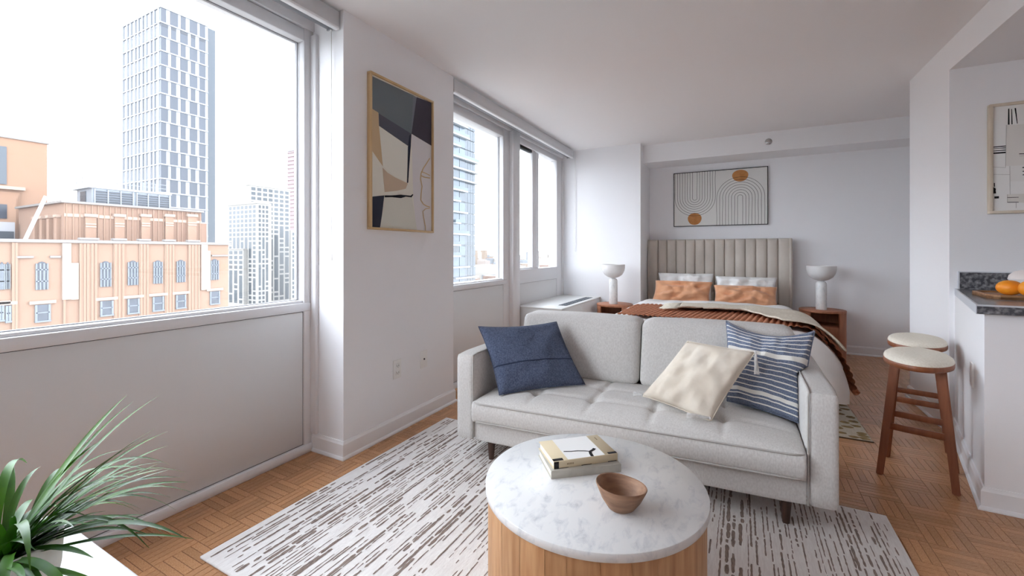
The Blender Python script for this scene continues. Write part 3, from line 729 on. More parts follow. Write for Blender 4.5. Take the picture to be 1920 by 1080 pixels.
cp = pillow('throw_pillow', 'cream throw pillow with grey tassels leaning on the striped pillow', *cc, .072, CREAM, fit=on_sofa, pinch=(.02, .05, .05, .04), seed=15, wr=.005)
TASS = mat('tassel_yarn', (206, 204, 202), .95, (226, 224, 222), scale=80)
def tassel(par, at_, dirv, L, droop, k):
    at_, dirv = Vector(at_)-Vector(par.location), Vector(dirv).normalized()
    t = lathe('tassel', [(.006*sin(pi*i/8), .007*(1-cos(pi*i/8))) for i in range(9)], TASS, par, 12, tf=lambda p: p+at_-Vector((0, 0, .007)))
    parts = []; r = random.Random(k)
    for i in range(14):
        a = 2*pi*i/14; side = dirv.orthogonal().normalized(); up = dirv.cross(side)
        o = side*cos(a)+up*sin(a)
        pts = [at_+dirv*(L*q)+o*(.003+.006*q+r.uniform(0, .003)*q)+Vector((0, 0, -droop*q*q)) for q in (0, .15, .4, .7, 1)]
        parts.append(tube_geo(pts, .0014, 4))
    v, f = join_geo(parts); mesh('strands', v, f, TASS, t, True)
tassel(cp, cc[1], (.05, -.12, -1), .10, 0, 1)
tassel(cp, Vector(cc[2])+Vector((0, -.008, .024)), (-1, -.35, .12), .10, .006, 2)
tassel(cp, Vector(cc[3])+Vector((0, 0, .004)), (-1, .2, -.05), .045, 0, 3)

# ------------------------------------------------------------------ coffee table, books, bowl
def marble_mat():
    m = bpy.data.materials.new('white_marble'); m.use_nodes = True; t = m.node_tree; p = t.nodes['Principled BSDF']
    p.inputs['Roughness'].default_value = .28
    tc = t.nodes.new('ShaderNodeTexCoord'); n1 = t.nodes.new('ShaderNodeTexNoise'); n1.inputs['Scale'].default_value = 20; n1.inputs['Detail'].default_value = 9; n1.inputs['Distortion'].default_value = .5; n1.inputs['Roughness'].default_value = .62
    mp = t.nodes.new('ShaderNodeMapping'); mp.inputs['Rotation'].default_value = (0, 0, .6); mp.inputs['Scale'].default_value = (1.6, .8, 1)
    t.links.new(tc.outputs['Object'], mp.inputs[0]); t.links.new(mp.outputs[0], n1.inputs['Vector'])
    r = t.nodes.new('ShaderNodeValToRGB'); e = r.color_ramp.elements
    e[0].position = .26; e[0].color = lin((186, 188, 190)); e[1].position = .50; e[1].color = lin((228, 228, 227))
    z = e.new(.40); z.color = lin((216, 217, 218))
    t.links.new(n1.outputs['Fac'], r.inputs[0]); t.links.new(r.outputs[0], p.inputs['Base Color'])
    return m
MARB = marble_mat()
TX, TY, TR_ = -.4305, 1.3765, .3527
tbl = thing('coffee_table', 'round coffee table with white marble top on an oak stave drum', 'coffee table', (TX, TY, .0115))
TB = .40-.0115
lathe('marble_top', [(0, TB-.024), (TR_-.0012, TB-.024), (TR_, TB-.0228), (TR_, TB-.0012), (TR_-.0012, TB), (0, TB)], MARB, tbl, 96)
OAK = wood_mat('oak_stave', (178, 130, 88), (206, 162, 118), 7, (10, 10, .7), .5, .10, coord='Object')
drum = lathe('drum', [(0, 0), (TR_-.017, 0), (TR_-.017, TB-.024), (0, TB-.024)], OAK, tbl, 64)
rs = random.Random(3); aa = 0; cuts = [0]
while cuts[-1] < 2*pi-.24: cuts.append(cuts[-1]+rs.uniform(.17, .27))
cuts[-1] = 2*pi
for a0, a1 in zip(cuts, cuts[1:]):
    g = .0006/TR_
    lathe('stave', [(TR_-.018, .0), (TR_-.008, .0), (TR_-.008, TB-.0245), (TR_-.018, TB-.0245)], OAK, drum, 5, a0=a0+g, a1=a1-g)
def book(name, label, o, zb, zt, ang, L, D, cov, sp, extra=None):
    b = thing(name, label, 'book', (o.x, o.y, zb), ang)
    h = zt-zb; t = .0022
    box('pages', .004, L-.004, .004, D-.006, t, h-t, mat('page_paper', (232, 226, 212), .9, (220, 212, 196), scale=30, stretch=(1, 1, 40)), b)
    box('back_cover', 0, L, 0, D, 0, t, cov, b, .0006, 1); box('front_cover', 0, L, 0, D, h-t, h, cov, b, .0006, 1)
    box('spine', 0, L, -.003, .002, 0, h, sp, b, .0012, 2)
    return b
o1, o1b = gz(1033, 898, .4), gz(1164, 884, .4); an = math.atan2(o1b.y-o1.y, o1b.x-o1.x); L1 = (o1b-o1).length
STONE = mat('book_grey_marbled', (196, 192, 180), .6, (172, 168, 158), scale=12, detail=6)
book('book', 'thick grey marbled book, lower one on the marble table', o1, .40, .4265, an, L1, .165, STONE, STONE)
o2, o2b = gz(1038, 879.5, .4268), gz(1157.5, 863, .4268); an2 = math.atan2(o2b.y-o2.y, o2b.x-o2.x); L2 = (o2b-o2).length
BEI = mat('book_beige', (214, 198, 166), .65)
bk = book('book', 'beige book with white cover picture, upper one on the marble table', o2, .4266, .452, an2, L2, .155, BEI, BEI)
Hb = .452-.4266
c4 = lambda a, b: Vector((a, b, Hb))
wht, ik3 = art('cover_white', (238, 238, 236)), art('cover_ink', (40, 38, 40))
pl = [([(.22*L2, .0), (.80*L2, .0), (.80*L2, .155), (.22*L2, .155)], wht), ([(0, 0), (.155*L2, 0), (.155*L2, .016), (0, .016)], ik3), ([(.86*L2, 0), (L2, 0), (L2, .014), (.86*L2, .014)], ik3)]
for q in ribbon([(.25*L2, .058), (.36*L2, .052), (.46*L2, .050), (.55*L2, .044), (.62*L2, .036)], .006): pl.append((q, ik3))
for q in ribbon([(.60*L2, .0), (.61*L2, .018), (.63*L2, .034), (.70*L2, .043), (.74*L2, .052)], .011): pl.append((q, ik3))
pl += [([(.90*L2, .112), (.915*L2, .112), (.915*L2, .135), (.90*L2, .135)], art('cover_text', (150, 132, 104)))]
plane_poly(pl, c4, .0002, Vector((0, 0, 1)), 'cover_print', bk, None, .00004)
c5 = lambda a, b: Vector((a, -.0032, b))
pl = [([(.0, .001), (.15*L2/2, .001), (.15*L2/2, Hb-.001), (0, Hb-.001)], ik3), ([(.42*L2, .0008), (.58*L2, .0008), (.58*L2, .003), (.42*L2, .003)], ik3), ([(.0, .0008), (.22*L2, .0008), (.22*L2, .0025), (0, .0025)], ik3), ([(.84*L2, .0008), (.98*L2, .0008), (.98*L2, .003), (.84*L2, .003)], ik3)]
for k in range(5): pl.append(([(.20*L2+k*.005, .010), (.20*L2+k*.005+.0035, .010), (.20*L2+k*.005+.0035, .016), (.20*L2+k*.005, .016)], art('cover_text', (150, 132, 104))))
plane_poly(pl, c5, .0001, Vector((0, -1, 0)), 'spine_print', bk, None, .00004)
BOWLW = wood_mat('carved_mango_wood', (126, 92, 70), (164, 126, 98), 14, (1, 3, 5), .6, 0, coord='Object')
bo = gz(1163, 957, .40)
bw = thing('wooden_bowl', 'small carved brown wooden bowl with uneven rim on marble table', 'bowl', (bo.x-.002, bo.y+.012, .40), radians(20))
def btf(p):
    a = math.atan2(p.y, p.x); r = sqrt(p.x*p.x+p.y*p.y); k = 1+.05*cos(2*a+.6)+.03*cos(3*a)
    return Vector((p.x*k, p.y*k, p.z*(1-.07*r/.07*cos(a-.5))))
lathe('bowl_body', [(0, 0), (.030, 0), (.037, .005), (.054, .030), (.066, .057), (.070, .067), (.0688, .070), (.0652, .069), (.060, .057), (.046, .030), (.028, .013), (0, .010)], BOWLW, bw, 44, tf=btf)

# ------------------------------------------------------------------ bed
VELV = mat('taupe_velvet', (178, 169, 159), .75, (200, 191, 181), scale=5, stretch=(1, 1, .5), bump=.1, bscale=260, sheen=.25, lo=.3, hi=.7)
BX = -.285
bed = thing('bed', 'queen bed with channel-tufted taupe headboard and white bedding', 'bed', (BX, 5.86, 0))
HY0, HY1 = 0, .115; HT = 1.308
hb = box('headboard', -.798, .815, .035, HY1, .105, HT-.012, VELV, bed, .015, 2)
edges = [-1.084, -.954, -.841, -.730, -.615, -.504, -.393, -.281, -.168, -.057, .054, .164, .280, .390, .527]
for e0, e1 in zip(edges, edges[1:]):
    a, b = e0-BX+.0008, e1-BX-.0008; w = (b-a)/2; V, Fc = [], []
    prof = []
    for i in range(11):
        t = pi*i/10; prof.append(((a+b)/2-w*cos(t), -.030*sin(t)**.55))
    zs = [.22, HT-.05, HT-.02, HT-.006, HT]; ks = [1, 1, .92, .7, .1]
    for z, k in zip(zs, ks):
        for x, y in prof: V.append((x, .034+y*k if z < HT else .05, z))
    n = len(prof)
    for q in range(len(zs)-1):
        for i in range(n-1): Fc.append((q*n+i, q*n+i+1, (q+1)*n+i+1, (q+1)*n+i))
    mesh('channel', V, Fc, VELV, hb, True)
for x in (-.80, .785):
    soft = box('headboard_wing', x, x+.03, .0, HY1, .105 if x < 0 else 0, HT, VELV, bed, .012, 2)
box('bed_base', -.77, .76, -2.2, .03, .09, .30, VELV, bed, .02, 2)
for lx in (-.7, .68):
    for ly in (-2.1, -.1): lathe('leg', [(0, .0065), (.02, .0065), (.026, .10), (0, .10)], LEGW, bed, 16, cx=lx, cy=ly)
SHEET = mat('white_bedding', (238, 237, 235), .9, (230, 230, 229), scale=5, bump=.25, bscale=9)
box('mattress', -.76, .75, -2.18, .02, .30, .525, mat('mattress', (236, 236, 236), .9), bed, .05, 4)
# cover cross-section by arc length s from the bed's middle: flat top, rounded edge, hanging side
HWD, RC, ZTOP = .775, .11, .555
def cover(s, y, off=0, flare=.10):
    a = abs(s); sg = 1 if s >= 0 else -1; r = RC; arc = pi/2*r
    if a < HWD-r: x, z, nx, nz = a, ZTOP+.012*(1-(a/HWD)**2), 0, 1
    elif a < HWD-r+arc: t = (a-(HWD-r))/r; x, z, nx, nz = HWD-r+r*sin(t), ZTOP-r+r*cos(t), sin(t), cos(t)
    else: d = a-(HWD-r+arc); x, z, nx, nz = HWD+flare*d, ZTOP-r-d, 1, 0
    if s > 0 and a > HWD-r+.675*r:      # the right side sweeps outward as it hangs
        d = a-(HWD-r+.675*r); e = math.exp(-d/.16); q = sqrt(1+(1.25*e)**2)
        x, z, nx, nz = HWD-r+r*sin(.675)+.20*(1-e), ZTOP-r+r*cos(.675)-d, 1/q, 1.25*e/q
    return Vector((sg*(x+nx*off), y, z+nz*off))
def blanket(name, outline_fn, s0, s1, off, m, par, ns=70, ny=36, wav=.006, seed=0, thick=0, z_amp=.004):
    V, Fc = [], []
    for j in range(ny+1):
        for i in range(ns+1):
            s = s0+(s1-s0)*i/ns; ya, yb = outline_fn(s); y = ya+(yb-ya)*j/ny
            d = max(0, abs(s)-HWD)
            w = z_amp*noise.noise(Vector((s*5+seed, y*5, seed)))*2 + d*.12*sin(y*16+seed)*.35
            V.append(cover(s, y, off+w))
    for j in range(ny):
        for i in range(ns): Fc.append((j*(ns+1)+i, j*(ns+1)+i+1, (j+1)*(ns+1)+i+1, (j+1)*(ns+1)+i))
    o = mesh(name, V, Fc, m, par, True)
    if thick:
        md = o.modifiers.new('thickness', 'SOLIDIFY'); md.thickness = thick; md.offset = 1
    return o
blanket('fitted_sheet', lambda s: (-.75, -.01), -.86, .80, -.02, SHEET, bed, seed=1, z_amp=.002)
blanket('duvet', lambda s: (-2.24, -.60-.04*cos(s*2)), -1.12, .93, .012, SHEET, bed, ns=90, ny=60, seed=4, thick=.02, z_amp=.008)

V, Fc = [], []; nf = 80                       # foot of the duvet hanging over the end of the bed
for i in range(nf+1):
    s_ = -1.08+(1.02+1.08)*i/nf; p = cover(s_, -2.235, .03)
    for q in (0, .12, .35, .7, 1):
        V.append(Vector((p.x, p.y-.05*sin(min(1, q*3)*pi/2)-.012*sin(s_*17)*q, p.z+(min(p.z, .13)-p.z)*q)))
for i in range(nf):
    for q in range(4): a = i*5+q; Fc.append((a, a+1, a+6, a+5))
mesh('duvet_foot', V, Fc, SHEET, bed, True)

def ridged_mat():
    m = mat('rust_knit', (168, 106, 74), .95, (194, 130, 96), scale=40, bump=.3, bscale=90)
    return m
RUSTK = ridged_mat()
rust = thing('throw_blanket', 'rust ribbed knit blanket spread across the bed', 'blanket', (BX, 4.05, ZTOP))
# ribs run along the bed; built as real ridges
s0, s1, ns, ny = -.64, 1.07, 340, 30; V, Fc = [], []
for j in range(ny+1):
    for i in range(ns+1):
        s = s0+(s1-s0)*i/ns; skew = .10*(s+.6)
        ya, yb = -2.26+.02*sin(s*9), -1.40-.07*max(0, s) + .02*sin(s*3)+(.0 if s > -.55 else (s+.55)*1.0)
        y = ya+(yb-ya)*j/ny; ph = (s-.13*(y+1.8))*2*pi/.040
        p = cover(s, y, .058+.012*abs(sin(ph/2))**.7+.003*noise.noise(Vector((s*6, y*6, 0))), .14); V.append(p+Vector((0, 5.86-4.05, -ZTOP)))
for j in range(ny):
    for i in range(ns): Fc.append((j*(ns+1)+i, j*(ns+1)+i+1, (j+1)*(ns+1)+i+1, (j+1)*(ns+1)+i))
rb = mesh('knit', V, Fc, RUSTK, rust, True)
hem = []
for k in range(2):   # braided hem on the hanging edge
    pts = []
    for i in range(200):
        y = -2.24+.84*i/199; p = cover(1.075, y, .064, .14)+Vector((0, 1.81, -ZTOP)); a = i*.5+k*pi; pts.append(p+Vector((.010*cos(a), 0, .010*sin(a))))
    hem.append(tube_geo(pts, .011, 6))
v, f = join_geo(hem); mesh('braided_hem', v, f, RUSTK, rust, True)

BEIGE = mat('beige_wool_throw', (206, 196, 178), .95, (222, 214, 198), scale=60, bump=.5, bscale=180)
thr = thing('throw_blanket', 'beige fringed wool throw lying over the rust blanket', 'blanket', (BX, 4.3, ZTOP+.04))
def bout(s):
    if s < 0: yb = -1.44+.06*s/.2; ya = -1.90+.10*(s+.2)/.2
    else: yb = -1.37-.16*s; ya = -1.86+.30*sin(min(s, .55)*3.0)*.35-.06*s
    if s > .3: ya -= .45*min(1, (s-.3)/.25)
    return ya, yb
V, Fc = [], []; s0, s1, ns, ny = -.20, .845, 90, 26
for j in range(ny+1):
    for i in range(ns+1):
        s = s0+(s1-s0)*i/ns; ya, yb = bout(s); y = ya+(yb-ya)*j/ny
        w = .010*noise.noise(Vector((s*6, y*9, 5)))+.012*math.exp(-((y-ya)/.05)**2)
        V.append(cover(s, y, .086+max(-.004, w), .16)+Vector((0, 1.56, -ZTOP-.04)))
for j in range(ny):
    for i in range(ns): Fc.append((j*(ns+1)+i, j*(ns+1)+i+1, (j+1)*(ns+1)+i+1, (j+1)*(ns+1)+i))
th = mesh('throw', V, Fc, BEIGE, thr, True); md = th.modifiers.new('thickness', 'SOLIDIFY'); md.thickness = .012; md.offset = 1
parts = []; rf = random.Random(2); ya, yb = bout(s0)
for i in range(46):
    y = ya+(yb-ya)*i/45; L = rf.uniform(.11, .15); dy = rf.uniform(-.06, .0)
    parts.append(tube_geo([cover(s0-L*q, y+dy*q, .094-.006*q, .1)+Vector((0, 1.56, -ZTOP-.04)) for q in (0, .3, .6, 1)], .006, 5, .0045))
v, f = join_geo(parts); tag(mesh('fringe', v, f, BEIGE, thr, True), kind='stuff')

# bed pillows
WPIL = mat('white_pillowcase', (242, 242, 240), .9, (222, 223, 223), scale=6, bump=.5, bscale=12)
TERRA = mat('terracotta_velvet', (206, 146, 106), .8, (224, 170, 132), scale=7, bump=.35, bscale=14, sheen=.3)
def bed_pillow(name, label, px, ytop, ybot, T, m, group, **kw):
    TLp, TRp, BRp, BLp = px
    return pillow(name, label, gy(*TLp, ytop), gy(*TRp, ytop), gy(*BRp, ybot), gy(*BLp, ybot), T, m, group, seam=False, fit=on_bed, **kw)
bed_pillow('bed_pillow', 'white pillow against the headboard, nearer the radiator cover', ((1234, 511), (1339, 513), (1335, 566), (1236, 566)), 5.70, 5.56, .075, WPIL, 'white pillows on the bed', pinch=(.03, .06, .04, .06), seed=21, wr=.018, ex=.55)
bed_pillow('bed_pillow', 'white pillow against the headboard, nearer the kitchen wall', ((1341, 517), (1457, 520.5), (1455, 572), (1342, 568)), 5.70, 5.56, .075, WPIL, 'white pillows on the bed', pinch=(.03, .06, .04, .06), seed=25, wr=.018, ex=.55)
bed_pillow('lumbar_pillow', 'terracotta velvet lumbar pillow, nearer the radiator cover', ((1229, 525.5), (1337, 529), (1331, 571), (1219, 571)), 5.47, 5.36, .075, TERRA, 'terracotta pillows on the bed', pinch=(-.01, .07, .03, .07), seed=31, wr=.016, ex=.55)
bed_pillow('lumbar_pillow', 'terracotta velvet lumbar pillow, nearer the kitchen wall', ((1338, 534), (1457.5, 538.5), (1462, 584), (1337, 571)), 5.45, 5.33, .075, TERRA, 'terracotta pillows on the bed', pinch=(-.01, .07, .06, .07), seed=37, wr=.016, ex=.55)

# ------------------------------------------------------------------ nightstands and lamps
NST = wood_mat('terracotta_oak', (156, 98, 70), (176, 116, 84), 7, (7, 7, .7), .5, 0, coord='Object')
def nightstand(label, x, y, R=.212, H=.525, face=-90):
    n = thing('nightstand', label, 'nightstand', (x, y, 0), 0, 'round nightstands beside the bed')
    ho = radians(37); f0 = radians(face); t = .018
    lathe('top', [(0, H-.022), (R-.002, H-.022), (R, H-.020), (R, H-.002), (R-.002, H), (0, H)], NST, n, 64)
    lathe('body', [(R-t, .0), (R-.002, 0), (R-.002, H-.022), (R-t, H-.022), (R-t, 0)], NST, n, 48, a0=f0+ho, a1=f0+2*pi-ho)
    lathe('door', [(R-t, .012), (R-.003, .012), (R-.003, .352), (R-t, .352), (R-t, .012)], NST, n, 18, a0=f0-ho+.012, a1=f0+ho-.012)
    lathe('shelf', [(0, .345), (R-t+.001, .345), (R-t+.001, .362), (0, .362)], NST, n, 48)
    lathe('plinth', [(0, 0), (R-.012, 0), (R-.012, .014), (0, .014)], NST, n, 48)
    return n
nightstand('round terracotta wood nightstand between radiator cover and bed', -1.335, 5.15)
nightstand('round terracotta wood nightstand with open niche beside the back wall', .785, 5.70)
ALABASTER = mat('alabaster_shade', (236, 234, 232), .35, (224, 223, 222), scale=6, trans=.15)  # the bowl shade's own pale colour, no emission
def lamp(label, x, y, z):
    l = thing('table_lamp', label, 'lamp', (x, y, z), 0, 'marble table lamps on the nightstands')
    lathe('column', [(0, 0), (.049, 0), (.05, .002), (.05, .27), (.047, .288), (.038, .300), (.022, .307), (0, .309)], MARB, l, 40)
    lathe('shade', [(0, .309), (.03, .311), (.07, .325), (.105, .352), (.126, .388), (.135, .43), (.136, .472), (.131, .472), (.130, .43), (.121, .390), (.101, .357), (.068, .332), (0, .318)], ALABASTER, l, 48)
    return l
lamp('marble lamp with white bowl shade on the nightstand by the radiator cover', -1.345, 5.12, .525)
lamp('marble lamp with white bowl shade on the nightstand by the back wall', .775, 5.68, .525)

# ------------------------------------------------------------------ white side table with potted plant
WT = mat('white_lacquer', (246, 246, 246), .3)
tb = thing('side_table', 'glossy white side table standing by the window under the plant', 'table', (-1.02, .19, 0))
box('table_top', -.49, .49, -.24, .222, .465, .50, WT, tb, .008, 3)
for lx in (-.44, .44):
    for ly in (-.2, .17): box('leg', lx-.02, lx+.02, ly-.02, ly+.02, 0, .47, WT, tb, .004, 1)
pc = gz(-4, 1026, .62)
pot = thing('potted_plant', 'grassy green plant with arching leaves in a white concrete pot', 'plant', (pc.x, pc.y, .50))
POTM = mat('pot_white', (226, 222, 216), .7, (214, 210, 204), scale=14, bump=.05, bscale=60)
lathe('pot', [(0, 0), (.062, 0), (.070, .006), (.080, .06), (.083, .118), (.081, .121), (.076, .121), (.074, .10), (0, .10)], POTM, pot, 48)
lathe('pot_lining', [(.0755, .1205), (.074, .1205), (.072, .098), (.0, .097)], mat('pot_concrete', (138, 140, 142), .85, (160, 161, 162), scale=18), pot, 40)
LEAF = mat('grass_leaf', (32, 86, 6), .42, (84, 140, 20), scale=10, rnd=.3, spec=.5, lo=.3, hi=.75)
base = Vector((0, 0, .10))
def leaf(dirs, L, lift, droop, w, k, tw=0):
    """arched blade: rises along lift, falls with droop, V-folded along the midrib"""
    h = Vector((cos(dirs), sin(dirs), 0)); side = Vector((-h.y, h.x, 0)); V, Fc = [], []; n = 14
    r = random.Random(k); st = base+h*r.uniform(.005, .03)+side*r.uniform(-.02, .02)
    for i in range(n+1):
        q = i/n; p = st+h*(L*q*cos(lift*(1-.3*q)))+Vector((0, 0, L*(q*sin(lift)-droop*q*q*q)))+side*(tw*L*q*q)
        ww = w*(.55+.9*q-1.45*q*q*q) if q < .98 else .0004
        ww = max(.0003, ww); V += [p-side*ww+Vector((0, 0, ww*.35)), p, p+side*ww+Vector((0, 0, ww*.35))]
    for i in range(n):
        b = 3*i; Fc += [(b, b+1, b+4, b+3), (b+1, b+2, b+5, b+4)]
    return mesh('leaf', V, Fc, LEAF, pot, True)
rl = random.Random(42); k = 0
right = YAW   # world direction of image right; image depth = YAW+90deg
for i in range(70):
    a = right+rl.gauss(.25, .95) if i < 58 else rl.uniform(0, 2*pi)
    L = rl.uniform(.16, .30) if i < 58 else rl.uniform(.12, .24)
    lift = rl.uniform(.12, 1.15) if i < 58 else rl.uniform(.4, 1.4)
    leaf(a, L, lift, rl.uniform(.12, .62)*(1 if lift > .4 else .7), rl.uniform(.005, .0095), i, rl.uniform(-.2, .2))
for a, L, lift, dr in ((.15, .30, .95, .12), (.30, .27, 1.02, .10), (.05, .31, .70, .16), (-.05, .33, .42, .30), (-.35, .27, .35, .5), (-.8, .22, .5, .75), (-1.2, .18, .6, .9)):
    k += 1; leaf(right+a, L, lift, dr, .009, 900+k)

# ================================================================== THE CITY OUTSIDE
GZ = -62
struct(box('ground', -6000, -30, -3000, 6000, GZ-1, GZ, mat('city_ground', (94, 92, 88), .9, (106, 106, 100), scale=.01)))
struct(boxes('ground_street', [(-30, 60, -200, 300, GZ-1, GZ)], mat('city_ground', (94, 92, 88), .9)))
UNIT = {}
def unit(m):
    if m.name not in UNIT:
        bm = bmesh.new(); bmesh.ops.create_cube(bm, size=1); me = bpy.data.meshes.new('unit'); bm.to_mesh(me); bm.free(); me.materials.append(m); UNIT[m.name] = me
    return UNIT[m.name]
def blk(name, par, x0, x1, y0, y1, z0, z1, m):
    o = link(name, unit(m), par); L = par.location if par.parent is None else par['_base']
    o.location = ((x0+x1)/2-L[0], (y0+y1)/2-L[1], (z0+z1)/2-L[2]); o.scale = (x1-x0, y1-y0, z1-z0)
    return o
STONE_W = mat('tower_white', (134, 136, 140), .7); TG = mat('tower_glass', (40, 46, 56), .25, (46, 52, 62), scale=.2, rnd=.10); TG2 = mat('tower_glass_dark', (26, 31, 40), .3); TG3 = mat('tower_glass_end', (46, 54, 62), .25, rnd=.08)
# white gridded tower
DX = -200
cr = gx(301, 3, DX); ce = gx(390.5, 45, DX); yl = cr.y; xl = gy(229, 58, yl).x
tw = thing('office_tower', 'tall white gridded office tower rising above the brick roof', 'building', (DX, yl, GZ))
zt = cr.z
blk('core', tw, xl, DX-.4, yl+.4, ce.y, GZ, zt-.6, STONE_W)
blk('parapet', tw, xl, DX, yl, ce.y, zt-2.0, zt, STONE_W)
sy = gx(404, 58, DX-3).y; zs_ = gx(404, 58, DX-3).z
blk('glass_end', tw, xl+6, DX-3, ce.y-.5, sy, GZ, zs_, TG3)
xs_ = gy(223, 70, yl+3).x
blk('glass_end', tw, xs_, xl+1, yl+3, ce.y-2, GZ, gy(223, 70, yl+3).z, TG3)
zr = lambda v: gx(301, v, DX).z
rows = [(6, 40)]+[(40+26.7*k, 40+26.7*(k+1)) for k in range(16)]
RA = [(447, 505), (540, 605), (630, 670), (705, 768), (790, 834)]; RB = [(447, 522), (548, 590), (625, 688), (715, 752), (785, 838)]
LA = [(140, 162), (175, 192), (205, 228), (240, 255), (268, 290), (302, 318), (335, 360), (372, 388), (402, 430)]
for k, (v0, v1) in enumerate(rows):
    za, zb = zr(v0), zr(v1); g = (za-zb)*.10
    for a, b in (RA if k % 2 == 0 else RB):
        ya, yb = gx(200+a/4.5, 100, DX).y, gx(200+b/4.5, 100, DX).y
        blk('window', tw, DX-.9, DX-.25, max(ya, yl+.2), yb, zb+g*.5, za-g*.5, TG)
        if k == 1: blk('vent', tw, DX-.9, DX-.2, max(ya, yl+.2), yb, za-g*.5-1.2, za-g*.5, TG2)
    for a, b in LA:
        sft = 0 if k % 2 == 0 else 3
        xa, xb = gy(200+(a+sft)/4.5, 100, yl).x, gy(200+(b+sft)/4.5, 100, yl).x
        blk('window', tw, xa, xb, yl+.25, yl+.9, zb+g*.5, za-g*.5, TG)
        if k == 1 and a > 160: blk('vent', tw, xa, xb, yl+.2, yl+.9, za-g*.5-1.2, za-g*.5, TG2)
    blk('slab', tw, xl, DX, yl, ce.y, zb-.22, zb+.22, STONE_W)
# piers between windows stand proud
for a in [132, 168, 198, 233, 261, 296, 326, 365, 395, 434]:
    xa = gy(200+a/4.5, 100, yl).x; blk('pier', tw, xa-.2, xa+.45, yl-.1, yl+.9, GZ, zt, STONE_W)

# cream residential towers
CRM = mat('cream_facade', (132, 129, 124), .8); CG = mat('cream_glass', (38, 46, 52), .3, rnd=.18)
def grid_y(par, x, ya, yb, z0, z1, nc, nr, merge=.0, seed=0, fw=.62, fh=.66):
    r = random.Random(seed); cw, rh = (yb-ya)/nc, (z1-z0)/nr
    for c in range(nc):
        j = 0
        while j < nr:
            n = 1
            if j > nr*.3 and r.random() < merge: n = min(r.choice([3, 4, 5]), nr-j)
            zb = z1-(j+n)*rh; zt_ = z1-j*rh; y = ya+(c+.5)*cw
            blk('window', par, x-.3, x+.06, y-cw*fw/2, y+cw*fw/2, zb+rh*(1-fh)/2, zt_-rh*(1-fh)/2, CG); j += n
def grid_x(par, y, xa, xb, z0, z1, nc, nr, merge=.0, seed=0, fw=.62, fh=.66):
    r = random.Random(seed); cw, rh = (xb-xa)/nc, (z1-z0)/nr
    for c in range(nc):
        j = 0
        while j < nr:
            n = 1
            if j > nr*.3 and r.random() < merge: n = min(r.choice([3, 4, 5]), nr-j)
            zb = z1-(j+n)*rh; zt_ = z1-j*rh; x = xa+(c+.5)*cw
            blk('window', par, x-cw*fw/2, x+cw*fw/2, y-.06, y+.3, zb+rh*(1-fh)/2, zt_-rh*(1-fh)/2, CG); j += n
DA = -290; ca = gx(482, 379, DA); ea = gx(504, 382, DA); xa = gy(427.5, 381, ca.y).x
A = thing('apartment_tower', 'cream apartment tower with stepped base, in front of the taller cream one', 'building', (DA, ca.y, GZ))
blk('body', A, xa, DA, ca.y, ea.y+2, GZ, ca.z, CRM); blk('parapet', A, xa-.3, DA+.3, ca.y-.3, ea.y, ca.z-.8, ca.z+.5, CRM)
zl = gx(482, 572, DA).z
grid_x(A, ca.y, xa+.6, DA-.8, zl, ca.z-1.4, 7, 22, .30, 5, .60)
grid_y(A, DA, ca.y+.6, ea.y, zl, ca.z-1.4, 3, 22, .28, 6)
zst = gy(427, 467, ca.y).z; xm = gy(458, 467, ca.y-2).x
blk('step', A, xa-1.5, xm, ca.y-2.5, ca.y, GZ, zst, CRM); blk('step_coping', A, xa-1.8, xm+.3, ca.y-2.8, ca.y, zst-.5, zst+.3, CRM)
grid_x(A, ca.y-2.5, xa-1, xm-.3, zl, zst-.8, 4, 11, .3, 7)
DB = -330; cb_ = gx(468, 348, DB); eb = gx(544, 353, DB)
Bt = thing('apartment_tower', 'taller cream apartment tower with green-grey windows', 'building', (DB, cb_.y, GZ))
zb0 = (cb_.z+eb.z)/2; blk('body', Bt, DB-5, DB, cb_.y, eb.y, GZ, zb0, CRM); blk('parapet', Bt, DB-5, DB+.4, cb_.y-.4, eb.y+.4, zb0-.8, zb0+.5, CRM)
grid_y(Bt, DB, cb_.y+.6, eb.y-.6, gx(500, 566, DB).z, zb0-1.4, 7, 25, .22, 9, .7)
DC = -310; cc_, ec_ = gx(545.5, 432, DC), gx(575, 433, DC)
Ct = thing('apartment_tower', 'low cream apartment block at the window jamb beside the cream towers', 'building', (DC, cc_.y, GZ))
blk('body', Ct, DC-2, DC, cc_.y, ec_.y, GZ, cc_.z, CRM); grid_y(Ct, DC, cc_.y+.4, ec_.y-.3, gx(550, 560, DC).z, cc_.z-1, 3, 15, .2, 12)
# tower under construction
DP = -420; a, b = gx(553.5, 243, DP), gx(572, 243, DP)
Pt = thing('unfinished_tower', 'slim pinkish tower under construction behind the cream block', 'building', (DP, a.y, GZ))
PK = mat('pink_concrete', (126, 108, 108), .9); GYM = mat('grey_netting', (116, 120, 127), .8)
blk('core', Pt, DP-14, DP-1, a.y+.6, b.y, GZ, a.z-20, PK); blk('netting', Pt, DP-14, DP, a.y, b.y, a.z-22, a.z, GYM)
for k in range(26): blk('slab', Pt, DP-14, DP, a.y-.2, b.y, a.z-24-k*4.2, a.z-23.2-k*4.2, PK)
for k in range(4): blk('column', Pt, DP-.6, DP, a.y+k*2.4, a.y+k*2.4+.5, GZ, a.z-22, PK)

